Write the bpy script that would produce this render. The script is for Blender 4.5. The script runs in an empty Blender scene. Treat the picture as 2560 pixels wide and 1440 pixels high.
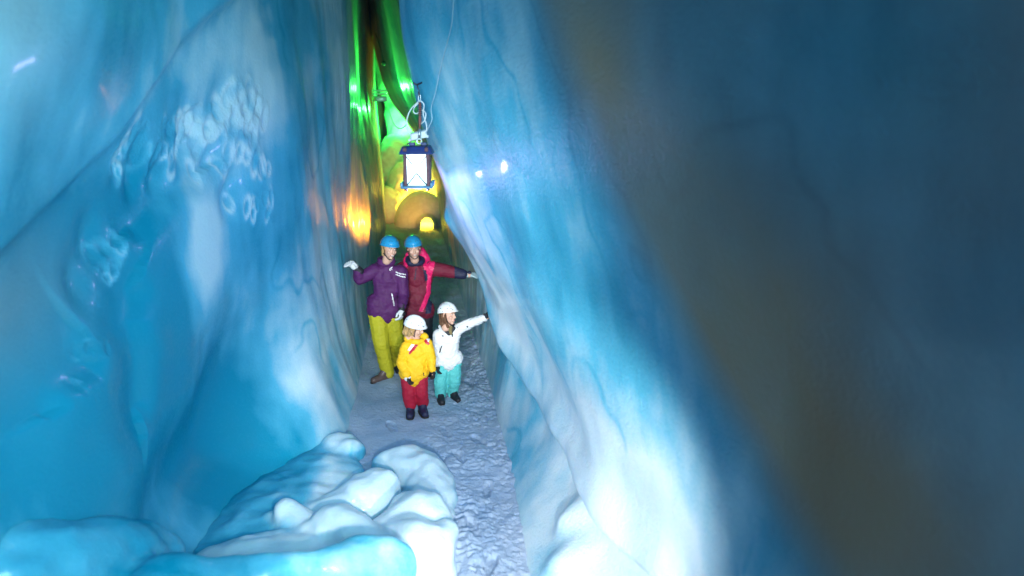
import bpy, bmesh, math, random
import numpy as np
from mathutils import Vector, Matrix, Euler
random.seed(7); rng = np.random.default_rng(7)
R = math.radians
scene = bpy.context.scene
C = scene.collection

# ------------------------------------------------------------------ camera
CAM_H, PITCH, YAW = 3.3, 14.4, 8.3
cd = bpy.data.cameras.new('camera'); cam = bpy.data.objects.new('camera', cd); C.objects.link(cam)
cam.location = (0, 0, CAM_H)
cam.rotation_euler = (R(90 - PITCH), 0, R(-YAW))
cd.sensor_width = 36.0; cd.lens = 36.0 * 1800 / 2560
cd.clip_start = 0.05; cd.clip_end = 200
cd.dof.use_dof = True; cd.dof.focus_distance = 7.6; cd.dof.aperture_fstop = 1.0
scene.camera = cam
scene.render.resolution_x, scene.render.resolution_y = 1024, 576

_p, _y = R(PITCH), R(YAW)
FW = np.array([math.sin(_y)*math.cos(_p), math.cos(_y)*math.cos(_p), -math.sin(_p)])
RT = np.array([math.cos(_y), -math.sin(_y), 0.0]); UP = np.cross(RT, FW)
def at(px, py, Y):
    d = FW*1800 + RT*(px-1280) + UP*(720-py)
    return np.array([0, 0, CAM_H]) + d*(Y/d[1])

# ------------------------------------------------------------------ world and lamps
w = bpy.data.worlds.new('World'); scene.world = w; w.use_nodes = True
bg = w.node_tree.nodes['Background']
bg.inputs['Color'].default_value = (0.40, 0.41, 0.40, 1); bg.inputs['Strength'].default_value = 0.11

def lamp(kind, name, loc, color, power, target=None, size=0.1, spot=60, blend=0.6):
    l = bpy.data.lights.new(name, kind); l.energy = power; l.color = color
    if kind == 'AREA': l.size = size
    else: l.shadow_soft_size = size
    if kind == 'SPOT': l.spot_size = R(spot); l.spot_blend = blend
    o = bpy.data.objects.new(name, l); C.objects.link(o); o.location = loc
    if target is not None:
        d = Vector(target) - Vector(loc); o.rotation_euler = d.to_track_quat('-Z', 'Y').to_euler()
    return o
# photographers' flashes beside the viewpoint, coloured lamps of the ice cave, two added fills
lamp('SPOT', 'flash_lamp', (0.10, 1.25, 2.15), (1.0, 0.96, 0.91), 640, (1.0, 7.5, -0.8), 0.06, 62, 0.6)
lamp('SPOT', 'flash_lamp', (0.60, 1.90, 1.25), (1.0, 0.97, 0.93), 300, (0.42, 6.0, 0.25), 0.04, 48, 0.5)
lamp('SPOT', 'flash_lamp', (-0.55, 0.9, 3.6), (1.0, 0.97, 0.95), 900, (0.15, 8.2, 1.1), 0.08, 17, 0.5)
lamp('SPOT', 'blue_flood_lamp', (0.2, 0.3, 3.2), (0.44, 0.84, 0.95), 1060, (-2.1, 5.6, 2.2), 0.5, 84, 0.9)
lamp('SPOT', 'blue_flood_lamp', (-0.8, 1.2, 2.6), (0.76, 0.92, 0.92), 800, (0.42, 5.6, 2.35), 0.4, 38, 0.55)
lamp('SPOT', 'orange_lamp', (0.68, 14.3, 1.0), (1.0, 0.34, 0.02), 480, (-0.70, 11.2, 1.85), 0.05, 23, 0.4)
lamp('SPOT', 'orange_lamp', (-0.35, 18.4, 0.6), (1.0, 0.38, 0.02), 420, (0.88, 14.0, 0.9), 0.06, 18, 0.3)
lamp('POINT', 'orange_lamp', (0.40, 21.05, 0.30), (1.0, 0.42, 0.02), 330, None, 0.05)
lamp('SPOT', 'orange_lamp', (-0.45, 17.2, 1.0), (1.0, 0.42, 0.03), 240, (0.2, 21.0, 0.9), 0.05, 50, 0.6)  # added fill that brightens the igloo dome, no lamp known there
lamp('AREA', 'warm_fill_lamp', (-1.0, -1.4, 3.9), (1.0, 0.68, 0.48), 13, (1.6, 2.2, 2.8), 0.8)  # added warm fill behind the viewpoint, not a lamp of the cave
lamp('SPOT', 'green_lamp', (-0.2, 19.5, 3.2), (0.04, 1.0, 0.07), 500, (-0.75, 13.0, 3.6), 0.06, 30, 0.6)
lamp('SPOT', 'green_lamp', tuple(at(978, 226, 13.6)), (0.05, 1.0, 0.08), 90, (-0.9, 12.9, 3.9), 0.05, 125, 0.6)
lamp('SPOT', 'green_lamp', tuple(at(980, 226, 13.7)), (0.05, 1.0, 0.08), 85, (0.5, 12.8, 3.9), 0.05, 125, 0.6)
lamp('SPOT', 'green_lamp', (-0.1, 22.2, 2.6), (0.04, 1.0, 0.08), 620, (-0.5, 24.6, 4.2), 0.05, 130, 0.6)

scene.view_settings.view_transform = 'Standard'; scene.view_settings.look = 'None'
scene.view_settings.exposure = -0.05; scene.view_settings.gamma = 1
scene.view_settings.use_curve_mapping = False
scene.render.engine = 'CYCLES'; scene.cycles.max_bounces = 5; scene.cycles.diffuse_bounces = 3; scene.cycles.glossy_bounces = 2

# ------------------------------------------------------------------ helpers
_perm = rng.permutation(256); _perm = np.concatenate([_perm, _perm, _perm])
_grad = rng.normal(size=(256, 3)); _grad /= np.linalg.norm(_grad, axis=1)[:, None]
def noise(P):
    P = np.asarray(P, float); i = np.floor(P).astype(int); f = P - i; u = f*f*f*(f*(f*6-15)+10); i &= 255
    out = 0
    for dx in (0, 1):
        wx = u[:, 0] if dx else 1-u[:, 0]
        for dy in (0, 1):
            wy = u[:, 1] if dy else 1-u[:, 1]
            for dz in (0, 1):
                wz = u[:, 2] if dz else 1-u[:, 2]
                h = _perm[_perm[_perm[(i[:, 0]+dx) & 255] + ((i[:, 1]+dy) & 255)] + ((i[:, 2]+dz) & 255)]
                g = _grad[h & 255]
                out = out + wx*wy*wz*(g[:, 0]*(f[:, 0]-dx)+g[:, 1]*(f[:, 1]-dy)+g[:, 2]*(f[:, 2]-dz))
    return out
def fbm(P, o=3, gain=0.5):
    P = np.asarray(P, float); s = 0; a = 1
    for k in range(o): s = s + a*noise(P*2**k + 17.3*k); a *= gain
    return s
def smooth(a, b, x):
    t = np.clip((x-a)/(b-a), 0, 1); return t*t*(3-2*t)

def obj(name, me, mat=None, parent=None, sm=True):
    o = bpy.data.objects.new(name, me); C.objects.link(o)
    if mat is not None:
        me.materials.clear()
        for m in (mat if isinstance(mat, (list, tuple)) else [mat]): me.materials.append(m)
    if parent is not None: o.parent = parent
    if sm: me.polygons.foreach_set('use_smooth', [True]*len(me.polygons))
    return o
def thing(name, label, cat, loc=(0, 0, 0), group=None):
    o = bpy.data.objects.new(name, None); C.objects.link(o); o.location = loc; o.empty_display_size = 0.1
    o['label'] = label; o['category'] = cat
    if group: o['group'] = group
    return o
def tag(o, label, cat, group=None):
    o['label'] = label; o['category'] = cat
    if group: o['group'] = group
    return o

def grid_mesh(name, P, nu, nv, flip=False):
    idx = np.arange(nu*nv).reshape(nu, nv)
    q = np.stack([idx[:-1, :-1], idx[1:, :-1], idx[1:, 1:], idx[:-1, 1:]], -1).reshape(-1, 4)
    if flip: q = q[:, ::-1]
    me = bpy.data.meshes.new(name); me.vertices.add(len(P)); me.vertices.foreach_set('co', P.astype(np.float32).ravel())
    me.loops.add(q.size); me.loops.foreach_set('vertex_index', q.astype(np.int32).ravel())
    me.polygons.add(len(q)); me.polygons.foreach_set('loop_start', np.arange(0, q.size, 4, dtype=np.int32))
    me.polygons.foreach_set('loop_total', np.full(len(q), 4, np.int32)); me.update(calc_edges=True); me.validate()
    return me
def ice_attrs(me, tone, streak, frost, dirt_shade):
    """tone: 0 white bubbly ice .. 1 clear blue ice, with some painted light and shade; mottled with drawn-out veins"""
    P = verts(me)
    tone = tone + 0.48*fbm(P*np.array([1.1, 1.1, .9])+3, 4, 0.55) + 0.13*fbm(P*np.array([5, 5, 1.4])+11, 3, 0.6)
    v = np.abs(noise(P*np.array([1.7, 1.7, 1.0])+31)+0.3*noise(P*4+7)); tone = tone + 0.16*np.exp(-(v/0.03)**2)*smooth(-0.1, 0.25, noise(P*0.9+50))
    tone = 0.48+(tone-0.48)*1.35
    dirt_shade = dirt_shade*(0.65+0.35*np.clip(0.5+1.6*fbm(P*0.8+5, 3), 0, 1))
    n = len(P); attr(me, 'tone', np.clip(tone, 0, 1)); attr(me, 'streak', np.zeros(n)+streak); attr(me, 'frost', np.zeros(n)+frost); attr(me, 'dirt_shade', np.clip(dirt_shade, 0, 1))
def attr(me, name, v):
    a = me.attributes.new(name, 'FLOAT', 'POINT'); a.data.foreach_set('value', np.asarray(v, np.float32))
def verts(me):
    a = np.empty(len(me.vertices)*3, np.float32); me.vertices.foreach_get('co', a); return a.reshape(-1, 3).astype(float)
def normals(me):
    a = np.empty(len(me.vertices)*3, np.float32); me.vertices.foreach_get('normal', a); return a.reshape(-1, 3).astype(float)
def set_verts(me, P): me.vertices.foreach_set('co', P.astype(np.float32).ravel()); me.update()

# unit icosphere points for hulls
_b = bmesh.new(); bmesh.ops.create_icosphere(_b, subdivisions=3, radius=1)
ICO = np.array([v.co[:] for v in _b.verts]); ICOF = [[v.index for v in f.verts] for f in _b.faces]; _b.free()
_b = bmesh.new(); bmesh.ops.create_icosphere(_b, subdivisions=2, radius=1); ICO2 = np.array([v.co[:] for v in _b.verts]); _b.free()
def prim_ell(bm, c, r, rot=None):
    if np.isscalar(r): r = (r, r, r)
    P = ICO*np.array(r)
    if rot is not None: P = P @ np.array(Euler([R(a) for a in rot]).to_matrix()).T
    P = P + np.array(c); vs = [bm.verts.new(p) for p in P]
    for f in ICOF: bm.faces.new([vs[i] for i in f])
def prim_cap(bm, a, ra, b, rb, sy=1.0):
    a, b = np.array(a, float), np.array(b, float)
    s = np.array([1, sy, 1])
    vs = [bm.verts.new(p) for p in np.concatenate([a+ICO2*ra*s, b+ICO2*rb*s])]
    r = bmesh.ops.convex_hull(bm, input=vs)
    dead = [g for g in r['geom_interior'] if isinstance(g, bmesh.types.BMVert)]
    bmesh.ops.delete(bm, geom=dead, context='VERTS')
def blob_mesh(name, prims, voxel=0.01, it=4, xf=None, fac=0.5):
    """union of ellipsoids ('e',c,r,rot) and tapered capsules ('c',a,ra,b,rb,sy) fused to one skin"""
    bm = bmesh.new()
    def put(bb, ps):
        for p in ps:
            if p[0] == 'e': prim_ell(bb, *p[1:])
            elif p[0] == 'x':                       # a group of shapes under its own matrix
                b2 = bmesh.new(); put(b2, p[2]); b2.transform(p[1]); m2 = bpy.data.meshes.new('g'); b2.to_mesh(m2); b2.free()
                bb.from_mesh(m2); bpy.data.meshes.remove(m2)
            else: prim_cap(bb, *p[1:])
    put(bm, prims)
    if xf is not None: bm.transform(xf)
    bmesh.ops.recalc_face_normals(bm, faces=bm.faces)
    me = bpy.data.meshes.new('tmp'); bm.to_mesh(me); bm.free()
    t = bpy.data.objects.new('tmp', me); C.objects.link(t)
    m = t.modifiers.new('r', 'REMESH'); m.mode = 'VOXEL'; m.voxel_size = voxel
    if it:
        s = t.modifiers.new('s', 'SMOOTH'); s.factor = fac; s.iterations = it
    dg = bpy.context.evaluated_depsgraph_get(); dg.update()
    out = bpy.data.meshes.new_from_object(t.evaluated_get(dg)); out.name = name
    bpy.data.objects.remove(t); bpy.data.meshes.remove(me)
    return out
def chain(pts, radii, sy=1.0):
    return [('c', pts[i], radii[i], pts[i+1], radii[i+1], sy) for i in range(len(pts)-1)]
def displace(me, amp, f, octs=3, stretch=(1, 1, 1), seed=0.0):
    P = verts(me); N = normals(me)
    d = fbm(P*f*np.array(stretch)+seed, octs); set_verts(me, P + N*(amp*d)[:, None])

def tube_mesh(name, pts, r, n=8, closed=False):
    pts = [Vector(p) for p in pts]; bm = bmesh.new(); rings = []
    rr = r if hasattr(r, '__len__') else [r]*len(pts)
    up = Vector((0, 0, 1)); prev = None
    for i, p in enumerate(pts):
        a = pts[i-1] if (i > 0 or closed) else p; b = pts[(i+1) % len(pts)] if (i < len(pts)-1 or closed) else p
        t = (b-a).normalized()
        s = t.cross(prev if prev is not None and abs(t.dot(prev)) < 0.95 else (up if abs(t.z) < 0.9 else Vector((1, 0, 0)))).normalized()
        q = s.cross(t).normalized(); prev = q
        rings.append([bm.verts.new(p + (s*math.cos(2*math.pi*k/n) + q*math.sin(2*math.pi*k/n))*rr[i]) for k in range(n)])
    m = len(rings)
    for i in range(m if closed else m-1):
        A, B = rings[i], rings[(i+1) % m]
        for k in range(n): bm.faces.new([A[k], A[(k+1) % n], B[(k+1) % n], B[k]])
    if not closed: bm.faces.new(rings[0][::-1]); bm.faces.new(rings[-1])
    bmesh.ops.recalc_face_normals(bm, faces=bm.faces)
    me = bpy.data.meshes.new(name); bm.to_mesh(me); bm.free(); return me
def box_mesh(name, size, loc=(0, 0, 0), bevel=0.0, rot=None, taper=None):
    bm = bmesh.new(); bmesh.ops.create_cube(bm, size=1)
    for v in bm.verts:
        if taper and v.co.z > 0: v.co.x *= taper; v.co.y *= taper
        v.co = Vector((v.co.x*size[0], v.co.y*size[1], v.co.z*size[2]))
    if bevel: bmesh.ops.bevel(bm, geom=bm.edges[:], offset=bevel, segments=2, affect='EDGES', profile=0.6)
    if rot: bm.transform(Euler([R(a) for a in rot]).to_matrix().to_4x4())
    bm.transform(Matrix.Translation(loc)); me = bpy.data.meshes.new(name); bm.to_mesh(me); bm.free(); return me
def spline(pts, n=6):
    pts = [np.array(p, float) for p in pts]; P = [pts[0]]+pts+[pts[-1]]; out = []
    for i in range(1, len(P)-2):
        for k in range(n):
            t = k/n; a, b, c, d = P[i-1], P[i], P[i+1], P[i+2]
            out.append(0.5*((2*b)+(-a+c)*t+(2*a-5*b+4*c-d)*t*t+(-a+3*b-3*c+d)*t**3))
    out.append(pts[-1]); return out

# ------------------------------------------------------------------ materials
def nt(name):
    m = bpy.data.materials.new(name); m.use_nodes = True; t = m.node_tree; return m, t, t.nodes['Principled BSDF']
def mixc(t, fac, a, b):
    n = t.nodes.new('ShaderNodeMix'); n.data_type = 'RGBA'
    for s, v in ((0, fac), (6, a), (7, b)):
        if hasattr(v, 'is_linked') or isinstance(v, bpy.types.NodeSocket): t.links.new(v, n.inputs[s])
        else: n.inputs[s].default_value = v if s == 0 else (*v, 1)
    return n.outputs[2]
def math_(t, op, a, b=0.0, clamp=False):
    n = t.nodes.new('ShaderNodeMath'); n.operation = op; n.use_clamp = clamp
    for i, v in enumerate((a, b)):
        if isinstance(v, bpy.types.NodeSocket): t.links.new(v, n.inputs[i])
        else: n.inputs[i].default_value = v
    return n.outputs[0]
def coords(t, scale=(1, 1, 1)):
    tc = t.nodes.new('ShaderNodeTexCoord'); mp = t.nodes.new('ShaderNodeMapping'); mp.inputs['Scale'].default_value = scale
    t.links.new(tc.outputs['Object'], mp.inputs[0]); return mp.outputs[0]
def tex(t, scale, detail=4, rough=0.55, co=None, dist=0.0):
    n = t.nodes.new('ShaderNodeTexNoise'); n.inputs['Scale'].default_value = scale; n.inputs['Detail'].default_value = detail
    n.inputs['Roughness'].default_value = rough; n.inputs['Distortion'].default_value = dist
    t.links.new(co if co is not None else coords(t), n.inputs['Vector']); return n.outputs['Fac']
def ramp(t, x, stops):
    n = t.nodes.new('ShaderNodeValToRGB'); e = n.color_ramp.elements
    while len(e) < len(stops): e.new(0.5)
    for k, (p, c) in enumerate(stops): e[k].position = p; e[k].color = (c, c, c, 1) if np.isscalar(c) else (*c, 1)
    t.links.new(x, n.inputs[0]); return n.outputs[0]
def bump(t, h, strength, dist, nrm=None):
    n = t.nodes.new('ShaderNodeBump'); n.inputs['Distance'].default_value = dist
    if isinstance(strength, bpy.types.NodeSocket): t.links.new(strength, n.inputs['Strength'])
    else: n.inputs['Strength'].default_value = strength
    t.links.new(h, n.inputs['Height'])
    if nrm is not None: t.links.new(nrm, n.inputs['Normal'])
    return n.outputs[0]
def at_(t, name):
    n = t.nodes.new('ShaderNodeAttribute'); n.attribute_name = name; return n.outputs['Fac']

def ice_material(name, streak_attr=True):
    m, t, p = nt(name)
    deep, mid, pale, dirt_shade = (0.001, 0.26, 0.42), (0.095, 0.45, 0.65), (0.60, 0.75, 0.84), (0.50, 0.30, 0.18)
    co = coords(t)
    n3 = tex(t, 42, 3, 0.62, co)
    v = math_(t, 'ADD', at_(t, 'tone'), math_(t, 'MULTIPLY', math_(t, 'SUBTRACT', n3, 0.5), 0.16), True)
    col = ramp(t, v, [(0.0, pale), (0.5, mid), (1.0, deep)])
    col = mixc(t, at_(t, 'dirt_shade'), col, dirt_shade)
    t.links.new(col, p.inputs['Base Color'])
    rg = math_(t, 'ADD', math_(t, 'MULTIPLY', n3, 0.50), 0.13)
    t.links.new(rg, p.inputs['Roughness'])
    p.inputs['IOR'].default_value = 1.31
    p.inputs['Coat Weight'].default_value = 0.14; p.inputs['Coat Roughness'].default_value = 0.12
    p.inputs['Subsurface Weight'].default_value = 0.30; p.inputs['Subsurface Radius'].default_value = (0.25, 0.6, 1.0); p.inputs['Subsurface Scale'].default_value = 0.12
    # relief: vertical melt flutes on the far walls, fine frost everywhere
    st = at_(t, 'streak')
    c1 = coords(t, (1.0, 1.0, 0.07)); f1 = tex(t, 16, 4, 0.62, c1, 0.35)
    b1 = bump(t, f1, math_(t, 'MULTIPLY', st, 1.0), 0.035)
    b3 = bump(t, n3, math_(t, 'ADD', math_(t, 'MULTIPLY', at_(t, 'frost'), 0.55), 0.10), 0.012, b1)
    t.links.new(b3, p.inputs['Normal'])
    return m
ICE = ice_material('glacier_ice')

def snow_material():
    m, t, p = nt('trodden_snow')
    co = coords(t); n = tex(t, 3, 4, 0.6, co)
    t.links.new(ramp(t, n, [(0.3, (0.28, 0.41, 0.60)), (0.7, (0.44, 0.54, 0.70))]), p.inputs['Base Color'])
    p.inputs['Roughness'].default_value = 0.7
    b = bump(t, tex(t, 22, 5, 0.65, co, 0.4), 0.8, 0.025); b = bump(t, tex(t, 120, 3, 0.6, co), 0.35, 0.006, b)
    t.links.new(b, p.inputs['Normal']); return m
SNOW = snow_material()

def plain(name, c, rough=0.6, fold=0.0, var=0.12, metal=0.0, coat=0.0, fs=14, emit=None, es=0.0, grain=0.0):
    m, t, p = nt(name); co = coords(t)
    n = tex(t, 12, 4, 0.6, co)
    lo = tuple(x*(1-var) for x in c); hi = tuple(min(1, x*(1+var)) for x in c)
    t.links.new(ramp(t, n, [(0.3, lo), (0.7, hi)]), p.inputs['Base Color'])
    p.inputs['Roughness'].default_value = rough; p.inputs['Metallic'].default_value = metal
    if coat: p.inputs['Coat Weight'].default_value = coat; p.inputs['Coat Roughness'].default_value = 0.12
    nr = None
    if fold: nr = bump(t, tex(t, fs, 3, 0.5, coords(t, (1, 1, 1.7)), 1.2), fold, 0.02)
    if grain: nr = bump(t, tex(t, 220, 2, 0.5, co), grain, 0.002, nr)
    if nr is not None: t.links.new(nr, p.inputs['Normal'])
    if emit: p.inputs['Emission Color'].default_value = (*emit, 1); p.inputs['Emission Strength'].default_value = es
    return m

# ------------------------------------------------------------------ wall surfaces
class Sheet:
    """x of a wall as a smooth thin plate through surveyed points, over depth y and height z"""
    def __init__(s, pts, lam=0.004):
        P = np.array(pts, float); s.q = s.sc(P[:, 1], P[:, 2]); n = len(P)
        K = s.k(s.q, s.q)+np.eye(n)*lam; Q = np.c_[np.ones(n), s.q]
        A = np.zeros((n+3, n+3)); A[:n, :n] = K; A[:n, n:] = Q; A[n:, :n] = Q.T
        s.w = np.linalg.solve(A, np.r_[P[:, 0], np.zeros(3)]); s.folds = []
    def sc(s, y, z):
        yy = np.where(y > 9, 9+(y-9)*0.45, y); return np.c_[yy, z]
    def k(s, a, b):
        r2 = ((a[:, None]-b[None])**2).sum(-1)+1e-9; return 0.5*r2*np.log(r2)
    def bare(s):
        b = object.__new__(Sheet); b.q, b.w, b.folds = s.q, s.w, []; return b
    def fold(s, pts, A, wn, wf):
        """ridge along a curve; wn / wf are the widths on its left and right side in the (y,z) plane"""
        s.folds.append((np.array([[p[1], p[2]] for p in pts]), A, wn, wf))
    def __call__(s, y, z):
        y = np.ravel(y).astype(float); z = np.ravel(z).astype(float)
        q = s.sc(y, z); v = s.k(q, s.q) @ s.w[:-3] + np.c_[np.ones(len(q)), q] @ s.w[-3:]
        for C2, A, wn, wf in s.folds:
            best = np.full(len(y), 1e9); sg = np.ones(len(y))
            for i in range(len(C2)-1):
                a, b = C2[i], C2[i+1]; ab = b-a; L = ab@ab
                tt = np.clip(((y-a[0])*ab[0]+(z-a[1])*ab[1])/L, 0, 1)
                dx = y-a[0]-tt*ab[0]; dz = z-a[1]-tt*ab[1]; d = np.hypot(dx, dz)
                cr = ab[0]*(z-a[1])-ab[1]*(y-a[0]); u = d < best
                best = np.where(u, d, best); sg = np.where(u, np.sign(cr), sg)
            wd = np.where(sg > 0, wn, wf); v = v + A*np.exp(-(best/wd)**2)
        return v

def hit(px, py, S, y0=1.2, y1=20.0, n=500):
    """first point of a wall met from the viewpoint in the direction of an image point"""
    Y = np.linspace(y0, y1, n); d = at(px, py, 1.0)-np.array([0, 0, CAM_H]); x = d[0]*Y; z = CAM_H+d[2]*Y
    v = S(Y, z); k = np.nonzero((x > v) if S is RW else (x < v))[0]
    return at(px, py, Y[k[0]] if len(k) else y1)
Rpx = [(1000,0,6.2),(1010,100,6.2),(1032,200,6.3),(1060,340,6.5),(1090,430,6.7),(1112,500,6.9),(1150,590,7.3),(1185,660,7.7),
       (1215,740,7.6),(1240,830,7.1),(1275,900,6.6),(1320,980,6.0),(1382,1075,5.3),(1440,1180,4.7),(1500,1290,4.15),(1600,1400,3.6),(1680,1470,3.2),
       (1150,50,5.0),(1200,300,5.1),(1230,500,5.3),(1290,700,5.3),(1400,900,4.75),(1520,1100,4.0),(1700,1300,3.2),
       (1350,50,3.9),(1450,400,3.75),(1550,700,3.6),(1720,1000,3.1),(1900,1350,2.5),
       (1750,50,2.7),(1850,400,2.6),(2000,800,2.4),(2250,1200,2.0),(2560,50,1.7),(2560,720,1.6),(2560,1400,1.5)]
Rw = [(0.77,1.0,0),(0.75,3.0,0),(0.76,4.44,0),(0.79,5.17,0),(0.84,6.2,0),(0.87,7.2,0),(0.88,9,0),(0.88,11.8,0),(0.88,17.7,0),(0.9,22,0),(0.9,27,0),
      (1.0,3.4,.22),(1.25,3.4,.42),(1.02,4.2,.25),(1.24,4.2,.42),(1.05,5.0,.28),(1.22,5.0,.48),(1.02,5.8,.32),(1.14,5.8,.56),(.97,6.5,.35),(1.04,6.5,.62),(.93,7.2,.35),(.97,7.3,.7),(.95,8.0,1.0),(.92,8.6,1.6),(.80,8.4,2.1),(.66,8,2.6),(.60,8,3.0),(.45,8,3.6),(.28,8,4.5),(.1,8,5.5),
      (0.90,9.2,0.8),(0.88,11,1.2),(0.8,13,1.2),(0.8,18,1.2),(0.75,10,2.2),(0.62,14,2.2),(0.6,18,2.2),(0.55,25,2.2),
      (0.45,10,3.3),(0.15,12.5,3.3),(-0.05,15,3.3),(-0.25,18,3.3),(-0.2,22,3.3),(0.12,10,4.6),(-0.3,14,4.8),(-0.6,18,4.8),(-0.7,25,4.8),(-0.3,10,6),(-0.7,18,6.5),(-0.1,6,6.5),
      (1.6,0,0.5),(1.7,0,3.3),(1.9,-2,3),(1.6,0,6.5),(0.7,3.5,6.8)]
RW = Sheet([tuple(at(*p)+np.array([0.09*(5 < i < 17), 0, 0])) for i, p in enumerate(Rpx)]+Rw)
RW.fold(spline([(at(*Rpx[i])+at(*Rpx[i+1]))/2 for i in range(5, 16)], 4), -0.12, 0.055, 0.22)

Lpx = [(882,0,9.5),(884,120,9.5),(886,240,9.5),(880,420,9.3),(868,560,9.0),(862,660,8.45),(880,800,8.8),
       (800,0,8.0),(800,300,7.8),(790,500,7.6),(780,700,7.4),(820,850,7.6),(840,1000,7.3),(700,150,6.8),(680,400,6.6),(650,650,6.3),(690,850,6.4),(760,1000,6.5),(800,1100,6.4),
       (560,200,6.0),(520,420,5.8),(520,600,5.6),(520,800,5.4),(560,950,5.6),(560,1150,6.0),(560,1300,5.5),(650,1200,5.8),(480,1080,5.2),(440,1250,4.7),
       (400,100,5.3),(350,320,5.0),(300,480,4.9),(380,650,4.9),(330,800,4.7),(300,950,4.5),(330,1150,4.3),(250,1300,4.0),
       (200,560,4.7),(150,700,4.3),(60,760,4.0),(120,950,3.9),(100,1150,3.7),(20,1300,3.4),
       (250,50,4.0),(120,250,3.8),(0,400,3.7),(0,100,3.3)]
Lw = [(-0.65,8.83,0),(-0.66,7.86,0),(-0.64,6.92,0),(-0.62,11,0),(-0.6,18,0),(-0.6,26,0),(-0.9,5.5,0),(-1.3,3.5,0),(-1.5,1,0),
      (-0.66,10,1.5),(-0.62,13,1.5),(-0.62,18,1.5),(-0.75,12,3.3),(-0.80,17,3.3),(-0.85,24,3.3),(-0.72,11,4.6),(-0.75,16,4.8),(-0.8,22,5),(-0.6,10,6.2),(-0.7,18,6.5),
      (-2.2,1,3.3),(-2.2,-2,3),(-2.0,0,6.5),(-1.6,4,6.8),(-1.2,6.5,6.5)]
LW = Sheet([tuple(at(*p)) for p in Lpx]+Lw, 0.35); BARE = LW.bare()
LW.fold([hit(p[0], p[1], BARE) for p in [(560,-60,4.5),(480,0,4.4),(400,90,4.35),(320,200,4.3),(240,320,4.3),(150,410,4.25),(70,480,4.2),(-40,570,4.1),(-200,700,3.9)]], 0.14, 0.14, 0.8)
LW.fold([hit(p[0], p[1], BARE) for p in [(330,740,4.7),(310,800,4.7),(330,900,4.65),(350,1000,4.6)]], -0.09, 0.12, 0.30)
LW.fold([hit(p[0], p[1], BARE) for p in [(500,440,5.8),(430,480,5.5),(350,560,5.2)]], -0.08, 0.10, 0.25)
LW.fold([hit(p[0], p[1], BARE) for p in [(210,850,4.3),(250,900,4.3),(240,960,4.2),(150,1010,4.0)]], 0.07, 0.30, 0.10)

def ell(P, c, ry, rz, tilt=0):
    """soft 0..1 patch round a wall point in the (y,z) plane"""
    dy = P[:, 1]-c[1]; dz = P[:, 2]-c[2]; a = R(tilt)
    u = (dy*math.cos(a)+dz*math.sin(a))/ry; v = (-dy*math.sin(a)+dz*math.cos(a))/rz
    return np.exp(-(u*u+v*v))

LW.fold([hit(p[0], p[1], BARE) for p in [(640,930,6.1),(580,1080,5.7),(540,1200,5.4),(520,1340,5.1)]], -0.30, 0.60, 0.60)
def build_wall(name, S, side):
    ys = np.concatenate([np.linspace(-2.5, 1.5, 30)[:-1], np.linspace(1.5, 3, 50)[:-1], np.linspace(3, 9.5, 360)[:-1], np.linspace(9.5, 19, 260)[:-1], np.linspace(19, 28, 60)])
    zs = np.concatenate([np.linspace(-0.3, 4.6, 260)[:-1], np.linspace(4.6, 8.0, 70)])
    Y, Z = np.meshgrid(ys, zs, indexing='ij'); y, z = Y.ravel(), Z.ravel(); x = S(y, z)
    P = np.c_[x, y, z]; far = smooth(6.8, 9.5, y)
    lift = smooth(0.0, 0.35, z)
    near = 1-smooth(7.5, 9, y)
    d = 0.08*fbm(np.c_[y*0.8, z*0.7, x*0.2+side*9], 2)*near
    d += 0.010*fbm(np.c_[y*2.6+z*1.2, z*1.5-y*0.8, x*0+side*5], 2)*near
    d += 0.05*fbm(np.c_[y*1.6+0.4*z, z*0.25+side*3, x*0], 3, 0.55)*smooth(5.5, 9, y)
    d += 0.018*fbm(np.c_[y*6+0.5*np.sin(z*2), z*0.5, x*0+side], 3)*smooth(9, 12, y)
    P[:, 0] += d*(0.3+0.7*lift)
    return P, len(ys), len(zs), y, z
# left wall
P, nu, nv, y, z = build_wall('left', LW, 1)
# scalloped gouges melted in the ice where the lamp glints
for (px, py, Y, s, k) in [(380,360,5.05,.16,1),(420,400,5.1,.14,1),(480,330,5.4,.17,1),(530,290,5.6,.16,1),(560,350,5.7,.15,1),(600,300,5.8,.15,1),(600,400,5.9,.13,1),(640,460,6.1,.12,1),
                       (300,390,4.9,.12,1),(360,450,5.1,.12,1),(590,500,6.0,.12,1),(440,440,5.3,.1,1),(520,380,5.6,.1,1),(630,250,6.0,.12,1),(240,600,4.6,.14,1),(220,700,4.4,.14,1)]:
    c = at(px, py, Y); P[:, 0] -= 0.055*ell(P, c, s*0.75, s*1.25, -15)
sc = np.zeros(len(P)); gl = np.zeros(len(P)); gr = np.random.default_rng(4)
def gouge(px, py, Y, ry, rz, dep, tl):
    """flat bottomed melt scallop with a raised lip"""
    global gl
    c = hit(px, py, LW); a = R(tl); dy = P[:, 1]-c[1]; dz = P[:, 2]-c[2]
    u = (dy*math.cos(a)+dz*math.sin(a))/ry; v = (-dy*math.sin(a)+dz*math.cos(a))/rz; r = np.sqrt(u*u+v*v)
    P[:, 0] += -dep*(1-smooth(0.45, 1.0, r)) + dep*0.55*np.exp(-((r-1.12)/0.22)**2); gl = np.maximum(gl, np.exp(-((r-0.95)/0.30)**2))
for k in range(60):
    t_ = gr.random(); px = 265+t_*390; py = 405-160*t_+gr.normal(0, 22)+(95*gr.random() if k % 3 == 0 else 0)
    gouge(px, py, 4.95+t_*1.25, .035+.03*gr.random(), .07+.07*gr.random(), .006+.006*gr.random(), gr.normal(-8, 14))
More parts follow.
